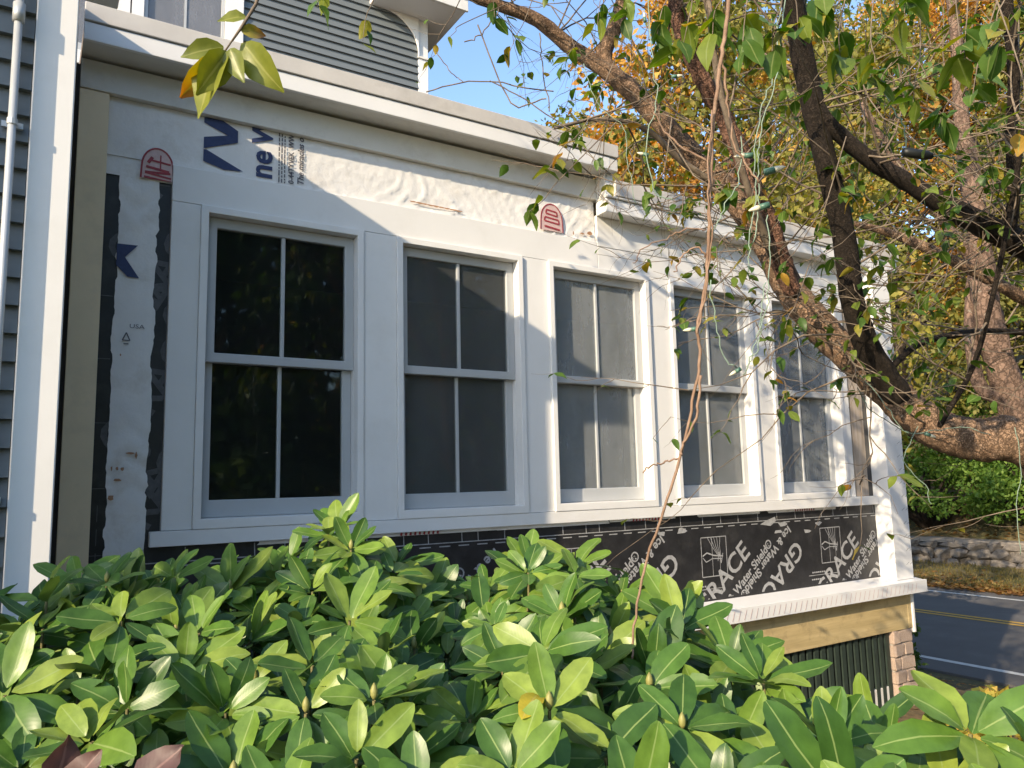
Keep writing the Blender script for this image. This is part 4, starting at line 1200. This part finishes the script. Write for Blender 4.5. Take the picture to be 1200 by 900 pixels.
vtube([(828, 300), (815, 290), (800, 300), (790, 320)], (0.0022, 0.0014), 1.5, M['vine'], VN, 'side_stem', 5)
vtube([(829, 270), (805, 268), (780, 280), (752, 292), (742, 310)], (0.0018, 0.001), 1.6, M['vine'], VN, 'side_stem', 5)
vtube([(830, 190), (790, 165), (770, 140), (762, 120)], (0.0026, 0.0016), 1.6, M['vine'], VN, 'side_stem', 5)

LT = empty('string_lights', at(1050, 470, 2.6), 'pale green string lights tangled through the leaning tree', 'string lights')
wires = [[(917, -30), (912, 40), (905, 90), (890, 140), (884, 190), (886, 230), (880, 270), (876, 320)], [(921, -30), (916, 45), (909, 95), (894, 145), (888, 195), (889, 240), (884, 285)], [(760, -20), (764, 60), (770, 120), (758, 160), (765, 220), (790, 235)], [(868, 160), (866, 210), (850, 240), (838, 270)], [(898, 330), (892, 370), (890, 400), (880, 425), (870, 440)], [(900, 250), (901, 310), (898, 360), (886, 400), (876, 430)], [(832, 330), (838, 380), (850, 420), (864, 432)], [(1005, 455), (1020, 480), (1050, 500), (1070, 510)], [(1008, 440), (1035, 470), (1060, 505), (1090, 505), (1130, 500), (1160, 510)], [(1190, 500), (1196, 550), (1192, 600), (1196, 650)], [(1075, 500), (1060, 540), (1085, 570), (1090, 590)], [(1150, 20), (1185, 60), (1195, 130)], [(684, 75), (700, 120), (730, 150), (736, 190), (745, 240)]]
for k, wv_ in enumerate(wires):
    vtube(wv_, (0.0016, 0.0016), 1.9 if k < 7 else 2.75, M['wire'] if k not in (7,) else M['wire_dark'], LT, 'wire', 5, 0.004)
def bulb(x, y, d, dx, dy, Lpx=30):
    a = at(x, y, d); e = at(x + dx, y + dy, d)
    ax = (e - a).normalized(); L = Lpx * d / FPX
    r = L * 0.16
    so_ = MB().tube([a, a + ax * L * 0.45], [r, r * 0.95], 8).build('socket', M['socket'], LT, smooth=True)
    MB().tube([a + ax * L * 0.45, a + ax * L * 0.6, a + ax * L * 0.85, a + ax * L], [r * 0.8, r * 0.9, r * 0.55, r * 0.1], 8).build('bulb', M['bulb'], so_, smooth=True)
for q in ((882, 182, 1.9, -30, 2, 22), (901, 240, 1.9, -24, 7, 25), (896, 202, 1.9, 30, -8, 26), (787, 90, 2.2, 16, -2, 14), (818, 385, 1.9, -22, 3, 18), (756, 26, 2.2, -2, -16, 12), (868, 432, 2.0, -20, 12, 16), (1060, 268, 2.7, 18, 6, 12), (1084, 508, 2.7, 22, 8, 14), (760, 182, 2.2, -18, -4, 14)):
    bulb(*q)
a = at(1058, 178, 2.1); e = at(1092, 183, 2.1)
MB().tube([a, a.lerp(e, 0.12), a.lerp(e, 0.15), a.lerp(e, 0.85), a.lerp(e, 0.88), e], [0.010, 0.012, 0.013, 0.013, 0.010, 0.009], 10).build('plug', M['plug'], LT, smooth=True)
vtube([(1092, 183), (1110, 184), (1128, 190)], (0.0024, 0.002), 2.1, M['wire_dark'], LT, 'wire', 5)
vtube([(1062, 178), (1060, 150), (1048, 130), (1030, 100)], (0.0024, 0.002), 2.1, M['wire_dark'], LT, 'wire', 5)

# ------------------------------------------------------------------ trees and shrubs of the background
def crown_mesh(name, parent, m, centers, radii, n_per, leaf, seed, flat=0.0):
    g_ = np.random.default_rng(seed)
    V = []
    for c, r in zip(centers, radii):
        k = max(8, int(n_per))
        d = g_.normal(size=(k, 3)); d /= np.linalg.norm(d, axis=1)[:, None]
        rr_ = r * g_.uniform(0.35, 1.0, (k, 1)) ** 0.6
        p = np.array(c) + d * rr_ * np.array([1, 1, 0.75 - 0.45 * flat])
        ax = g_.normal(size=(k, 3)) + np.array([0, 0, -0.4]); ax /= np.linalg.norm(ax, axis=1)[:, None]
        up = g_.normal(size=(k, 3)) + d * 0.8 + np.array([0, 0, 0.7 + flat]); sd = np.cross(up, ax)
        sd /= np.linalg.norm(sd, axis=1)[:, None] + 1e-9
        s = leaf * g_.uniform(0.6, 1.3, (k, 1))
        nrm = np.cross(ax, sd)
        q = np.stack([p, p + ax * s * 0.5 + sd * s * 0.30 + nrm * s * 0.06, p + ax * s, p + ax * s * 0.5 - sd * s * 0.30 + nrm * s * 0.06], 1)
        V.append(q.reshape(-1, 3))
    V = np.vstack(V); nf = len(V) // 4
    me = bpy.data.meshes.new(name)
    me.vertices.add(len(V)); me.vertices.foreach_set('co', V.astype(np.float32).ravel())
    me.loops.add(len(V)); me.loops.foreach_set('vertex_index', np.arange(len(V), dtype=np.int32))
    me.polygons.add(nf); me.polygons.foreach_set('loop_start', np.arange(0, len(V), 4, dtype=np.int32))
    me.polygons.foreach_set('loop_total', np.full(nf, 4, dtype=np.int32))
    me.update(calc_edges=True)
    return link_mesh(name, me, m, parent)

def tree(name, label, x, y, h, cr, m, bark, seed, n_cl=70, n_per=70, leaf=0.16, crown0=0.3, group='trees on the hillside', z=None, lean=0.0, shape='round', tr=None, cat='tree'):
    rd2 = random.Random(seed)
    z0 = gz(x, y) - 0.1 if z is None else z
    root = empty(name, (x, y, z0), label, cat, group)
    tr = tr or h * 0.018 + 0.05
    top = Vector((x + lean * h, y + rd2.uniform(-0.3, 0.3), z0 + h * 0.93))
    bs = Vector((x, y, z0))
    P = []
    for k in range(9):
        t = k / 8
        q = bs.lerp(top, t) + Vector((rd2.uniform(-1, 1), rd2.uniform(-1, 1), 0)) * 0.02 * h * (0 < k)
        P.append((q.x, q.y, q.z, tr * (1 - 0.88 * t) * (1.35 if k == 0 else 1)))
    P = smooth_path(P, 3)
    b_ = MB().tube([Vector(q[:3]) for q in P], [q[3] for q in P], 9, True, 0.06, rd2)
    cen = []; rad = []
    for k in range(n_cl):
        t = crown0 + (1 - crown0) * rd2.random() ** 0.85
        if shape == 'cone': rmax = cr * (1.02 - (t - crown0) / (1 - crown0)) ** 0.9
        else: rmax = cr * math.sqrt(max(0.06, 1 - ((t - crown0) / (1 - crown0) * 1.9 - 0.85) ** 2))
        a = rd2.uniform(0, 6.28); rr_ = rmax * math.sqrt(rd2.uniform(0.15, 1))
        base_ = bs.lerp(top, min(1, t * 1.02))
        c = base_ + Vector((math.cos(a) * rr_, math.sin(a) * rr_, rd2.uniform(-0.3, 0.3) - (0.12 * rr_ if shape == 'cone' else 0)))
        cen.append(tuple(c)); rad.append(cr * rd2.uniform(0.16, 0.34))
        if k % 3 == 0:
            st_ = bs.lerp(top, max(0.12, t - 0.12))
            md = st_.lerp(c, 0.5) + Vector((0, 0, 0.05 * h * 0.3))
            b_.tube([st_, md, c], [tr * 0.35 * (1.1 - t), tr * 0.22 * (1.1 - t), 0.012], 5, cap=False)
    b_.build('trunk', bark, root, smooth=True)
    crown_mesh('crown', root, m, cen, rad, n_per, leaf, seed, 0.6 if shape == 'cone' else 0.0)
    return root

B1, B2 = M['bark_grey'], M['bark_dark_shade']
# trees behind the sunroom, their tops against the sky
tree('pine_tree', 'dark green pine top showing left of the autumn trees above the roof', 10.2, 13.5, 12.8, 2.0, M['c_pine'], B2, 101, 70, 70, 0.16, 0.35, 'trees behind the sunroom', shape='cone')
tree('maple_tree', 'small orange tree just above the sunroom roof edge', 10.6, 12.2, 9.6, 1.6, M['c_orange'], B1, 102, 45, 70, 0.14, 0.4, 'trees behind the sunroom')
tree('birch_tree', 'tall yellow green tree behind the upper roof end', 10.0, 9.3, 11.0, 2.6, M['c_yellow'], B1, 103, 110, 110, 0.14, 0.2, 'trees behind the sunroom')
tree('hemlock_tree', 'olive hemlock behind the lower sunroom roof', 9.2, 6.6, 9.5, 2.4, M['c_olive'], B2, 104, 120, 110, 0.12, 0.15, 'trees behind the sunroom', shape='cone')
tree('birch_tree', 'yellow green roadside tree right behind the sunroom corner', 9.0, 3.9, 10.5, 2.5, M['c_yellow'], B1, 105, 120, 110, 0.13, 0.2, 'trees behind the sunroom')
tree('maple_tree', 'orange and yellow roadside tree behind the lower roof', 9.3, 5.2, 11.5, 2.2, M['c_orange'], B1, 106, 90, 100, 0.13, 0.35, 'trees behind the sunroom')
# across the road, rising up the hill
spec = [(21.5, 9.5, 11, 3.2, 'c_yellow', 'broad yellow tree on the bank nearest the sunroom corner'),
        (22.5, 5.5, 10, 2.8, 'c_olive', 'olive evergreen on the bank behind the leaning trunk'),
        (22.0, 2.0, 11, 3.0, 'c_yellow', 'yellow green tree on the bank at the right edge'),
        (24.0, 13.0, 13, 3.4, 'c_olive', 'olive tree on the slope behind the yellow bank tree'),
        (25.5, 8.0, 12, 3.2, 'c_orange', 'orange maple on the slope behind the dark upright branch'),
        (25.0, 3.5, 12, 3.2, 'c_yellow', 'yellow green tree uphill behind the crooked branch'),
        (25.5, -0.5, 12, 3.2, 'c_olive', 'olive tree uphill at the far right'),
        (29.0, 18.0, 14, 3.8, 'c_yellow', 'tall yellow tree high on the slope to the left'),
        (29.5, 11.5, 14, 3.6, 'c_orange', 'tall orange tree high on the slope'),
        (29.5, 6.0, 14, 3.6, 'c_yellow', 'tall yellow tree high on the slope behind the orange maple'),
        (30.0, 1.5, 14, 3.6, 'c_orange', 'orange tree high on the slope at the right'),
        (30.0, -3.0, 14, 3.6, 'c_yellow', 'yellow tree high on the slope at the right edge'),
        (35.0, 24.0, 15, 4.4, 'c_olive', 'olive tree on the skyline at the left'),
        (36.0, 15.0, 15, 4.4, 'c_yellow', 'yellow tree on the skyline'),
        (36.0, 7.0, 15, 4.4, 'c_orange', 'orange tree on the skyline in the middle'),
        (36.0, 0.0, 15, 4.4, 'c_olive', 'olive tree on the skyline at the right')]
for k, (x, y, h, cr, cm, lab) in enumerate(spec):
    tree('hillside_tree', lab, x, y, h * 1.45, cr * 1.2, M[cm], B1 if k % 2 else B2, 200 + k, 170 if k < 7 else 90, 150 if k < 7 else 110, 0.15 if k < 7 else 0.25, 0.12 if k in (1, 2) else 0.2, shape='cone' if cm == 'c_olive' else 'round')
# bare trunk standing between garden and road, seen behind the leaning tree
NT = empty('rough_barked_tree', (6.35, -1.35, -1.9), 'pinkish brown rough trunk behind the leaning tree at the right', 'tree')
rd = random.Random(77)
LIM2 = limb('trunk', [to_px(Vector((6.35, -1.35, -1.95)), 0.14), (1245, 620, 5.6, 20), (1208, 520, 5.6, 18), (1176, 440, 5.6, 17), (1158, 370, 5.6, 15), (1149, 300, 5.6, 13), (1141, 230, 5.6, 12), (1128, 150, 5.6, 9), (1122, 60, 5.6, 7), (1112, -40, 5.6, 6), (1100, -140, 5.6, 5)], M['bark_grey'], NT, 14, 0.12, 6)
limb('branch', [(1186, 470, 5.6, 9), (1150, 455, 5.62, 8), (1138, 400, 5.65, 7), (1138, 330, 5.7, 5), (1150, 290, 5.7, 4)], M['bark_grey'], NT, 9, 0.1)
limb('branch', [(1150, 320, 5.6, 7), (1100, 250, 5.5, 5), (1050, 190, 5.4, 4), (1010, 120, 5.3, 3)], M['bark_grey'], NT, 9, 0.1)
tw = MB(); tleaves = []
for _ in range(26):
    q = LIM2[rd.randrange(len(LIM2) // 3, len(LIM2))]
    twig(Vector(q[:3]), Vector((rd.uniform(-1, 1), rd.uniform(-1, 1), rd.uniform(-0.4, 0.8))), rd.uniform(0.6, 1.4), 0.009, 2, 0.35, 1.25)
o = tw.build('twigs', M['twig'], NT, smooth=True); o['kind'] = 'stuff'
leaf_mass('foliage', TT_TPL, tleaves, M['tleaf_mass'], NT)

# evergreen shrubs on the bank above the stone wall
def shrub(name, label, x, y, rx, h, m, seed, n_cl=45, n_per=90, leaf=0.1, group=None, z=None):
    rd2 = random.Random(seed)
    z0 = gz(x, y) - 0.05 if z is None else z
    root = empty(name, (x, y, z0), label, 'shrub', group)
    b_ = MB(); cen = []; rad = []
    for k in range(n_cl):
        a = rd2.uniform(0, 6.28); e = math.asin(rd2.uniform(0.02, 1.0)); q = rd2.uniform(0.55, 1.0)
        c = Vector((x + rx * q * math.cos(e) * math.cos(a), y + rx * q * math.cos(e) * math.sin(a), z0 + 0.1 * h + 0.85 * h * q * math.sin(e)))
        cen.append(tuple(c)); rad.append(min(rx, h) * rd2.uniform(0.16, 0.30))
        if k % 3 == 0:
            b_.tube([(x, y, z0 - 0.1), Vector((x, y, z0 + 0.2 * h)).lerp(c, 0.5), c], [0.03 * h, 0.018 * h, 0.006 * h], 5, cap=False)
    b_.build('stems', B2, root, smooth=True)['kind'] = 'stuff'
    crown_mesh('foliage', root, m, cen, rad, n_per, leaf, seed)
    return root
for k, (x, y, rx, h, lab) in enumerate(((20.9, 8.3, 1.9, 2.6, 'green shrub above the stone wall next to the sunroom corner'), (21.1, 5.6, 1.9, 2.9, 'rounded green shrub above the middle of the stone wall'), (21.0, 3.2, 1.8, 2.7, 'green shrub above the stone wall at the right edge'), (23.2, 7.0, 2.2, 3.2, 'taller green shrub behind the row on the bank'), (21.2, 0.6, 1.8, 2.6, 'green shrub just right of the picture above the wall'))):
    shrub('evergreen_shrub', lab, x, y, rx, h, M['c_shrub'], 300 + k, 60, 120, 0.12, 'evergreen shrubs above the stone wall')
# yellowing plants on the slope by the road and small dark shrub at the house corner
shrub('yellowing_shrub', 'small yellow green shrub between the rhododendron and the road', 5.15, -1.35, 0.26, 0.62, M['yshrub'], 320, 26, 60, 0.05, None)
shrub('yellow_perennial', 'yellow orange leafed plant at the right edge by the road line', 3.75, -1.72, 0.25, 0.80, M['yshrub'], 321, 22, 60, 0.055, None, z=-1.75)
shrub('yellow_perennial', 'bright yellow plant at the bottom right corner', 1.75, -2.72, 0.16, 0.95, M['yshrub'], 322, 20, 60, 0.035, None, z=-1.63)
shrub('dark_shrub', 'dark green shrub behind the brick pier', 6.35, 0.35, 0.35, 0.75, M['c_green'], 323, 26, 70, 0.05, None)
# shade trees out of the picture, mirrored in the panes; and unseen shrubs added to shade the left rhododendron
tree('garden_tree', 'green tree mirrored darkly in the first window', 4.5, -13.0, 9, 3.2, M['c_green'], B2, 401, 110, 80, 0.32, 0.08, 'trees across the garden')
tree('garden_tree', 'green tree mirrored darkly in the second window', 9.5, -12.0, 9.5, 3.4, M['c_green'], B2, 402, 110, 80, 0.32, 0.08, 'trees across the garden')
tree('garden_tree', 'tall green tree mirrored darkly in the third window', 14.0, -14.0, 11, 3.8, M['c_green'], B2, 403, 110, 80, 0.32, 0.08, 'trees across the garden')
tree('garden_tree', 'dense green tree mirrored darkly between the first two windows', 2.4, -10.5, 7.5, 2.6, M['c_green'], B2, 406, 110, 80, 0.30, 0.05, 'trees across the garden')
tree('garden_tree', 'green tree mirrored darkly low in the first window', 0.5, -15.0, 10, 3.4, M['c_green'], B2, 404, 110, 80, 0.32, 0.08, 'trees across the garden')
tree('garden_tree', 'yellow tree across the garden beyond the fruit tree', 9.0, -7.0, 7.5, 2.4, M['c_olive'], B2, 405, 70, 80, 0.15, 0.12, 'trees across the garden')
shrub('added_shade_shrub', 'unseen tall green shrub added to shade the first rhododendron', -2.7, -2.95, 0.66, 3.2, M['c_green'], 330, 60, 150, 0.09, None)
shrub('added_shade_shrub', 'unseen broad green shrub added to shade the lower left leaves', -2.7, -3.75, 0.85, 2.8, M['c_green'], 331, 70, 150, 0.09, None)

# ------------------------------------------------------------------ stone wall beyond the road
SW = empty('stone_wall', (19.85, 5.0, -2.4), 'low dry stone wall along the far side of the road', 'wall')
rd = random.Random(55)
st_me = []
for v in range(8):
    bmm = bmesh.new()
    for k in range(16):
        d = Vector((rd.gauss(0, 1), rd.gauss(0, 1), rd.gauss(0, 1))).normalized()
        mxx = max(abs(d.x), abs(d.y), abs(d.z))
        d = d / (mxx ** 0.75) * 0.5
        bmm.verts.new(d)
    bmesh.ops.convex_hull(bmm, input=bmm.verts[:])
    for vtx in [q for q in bmm.verts if not q.link_faces]: bmm.verts.remove(vtx)
    me = bpy.data.meshes.new('stone'); bmm.to_mesh(me); bmm.free(); me.materials.append(M['stone']); st_me.append(me)
core = box('wall_core', M['stone'], SW, 19.86, 20.25, -14, 24, -2.6, -1.84)
y = -2.0
for rowi, (zc, hh) in enumerate(((-2.30, 0.26), (-2.06, 0.26), (-1.87, 0.18))):
    y = -2.0 + rd.uniform(0, 0.2)
    while y < 12.5:
        wd = rd.uniform(0.26, 0.62)
        o = share('stone', rd.choice(st_me), SW)
        o.scale = (0.34, wd * 1.16, hh * 1.22 * rd.uniform(0.9, 1.15)); o.location = (19.86 + rd.uniform(-0.03, 0.03), y + wd / 2, zc + rd.uniform(-0.02, 0.02))
        o.rotation_euler = (rd.uniform(-0.12, 0.12), rd.uniform(-0.1, 0.1), rd.uniform(-0.1, 0.1))
        y += wd
y = -2.0
while y < 12.5:
    wd = rd.uniform(0.6, 1.1)
    o = MB().box(-0.5, 0.5, -0.5, 0.5, -0.5, 0.5).build('cap_stone', M['stonecap'], SW, bevel=0.0)
    o.scale = (0.52, wd - 0.02, 0.10); o.location = (20.03, y + wd / 2, -1.755 + rd.uniform(-0.015, 0.015)); o.rotation_euler.z = rd.uniform(-0.03, 0.03)
    y += wd

# ------------------------------------------------------------------ fallen leaves and verge grass
def scatter(name, label, cat, m, n, region, leaf, seed, upright=0.0):
    g_ = np.random.default_rng(seed)
    V = []
    for _ in range(n):
        x, y = region(g_)
        z = (gz(x, y) if not 9.85 < x < 17.0 else ROADZ) + (0.02 if upright == 0 else 0.0)
        a = g_.uniform(0, 6.28); s = leaf * g_.uniform(0.6, 1.3)
        ax = np.array([math.cos(a), math.sin(a), g_.uniform(-0.1, 0.35)]) * (1 - upright) + np.array([g_.uniform(-.3, .3), g_.uniform(-.3, .3), 1.0]) * upright
        sd = np.array([-math.sin(a), math.cos(a), g_.uniform(-0.2, 0.2)]) * (0.35 if upright == 0 else 0.07)
        p = np.array([x, y, z])
        V += [p, p + (ax * 0.5 + sd) * s, p + ax * s + np.array([0, 0, 0.05 * s]), p + (ax * 0.5 - sd) * s]
    me = bpy.data.meshes.new(name)
    V = np.array(V); nf = len(V) // 4
    me.vertices.add(len(V)); me.vertices.foreach_set('co', V.astype(np.float32).ravel())
    me.loops.add(len(V)); me.loops.foreach_set('vertex_index', np.arange(len(V), dtype=np.int32))
    me.polygons.add(nf); me.polygons.foreach_set('loop_start', np.arange(0, len(V), 4, dtype=np.int32))
    me.polygons.foreach_set('loop_total', np.full(nf, 4, dtype=np.int32))
    me.update(calc_edges=True)
    o = link_mesh(name, me, m)
    tag(o, label, cat, kind='stuff')
    return o
scatter('fallen_leaves', 'orange and brown fallen leaves along the far road edge', 'leaves', M['litter'], 7000, lambda g_: (16.7 + abs(g_.normal(0, 0.75)), g_.uniform(-4, 14)), 0.11, 1)
scatter('verge_grass', 'dry yellow green grass on the verge below the stone wall', 'grass', M['grass'], 16000, lambda g_: (g_.uniform(17.3, 19.8), g_.uniform(-4, 14)), 0.10, 2, 0.7)
scatter('ground_leaves', 'brown leaf litter on the garden slope', 'leaves', M['litter'], 6000, lambda g_: (g_.uniform(0.5, 9.6), g_.uniform(-5, 3) if g_.random() < 0.5 else g_.uniform(-3, -0.4)), 0.06, 3)
scatter('bank_leaves', 'rusty leaves on the bank above the wall', 'leaves', M['litter'], 9000, lambda g_: (g_.uniform(20.3, 27), g_.uniform(-4, 16)), 0.14, 4)
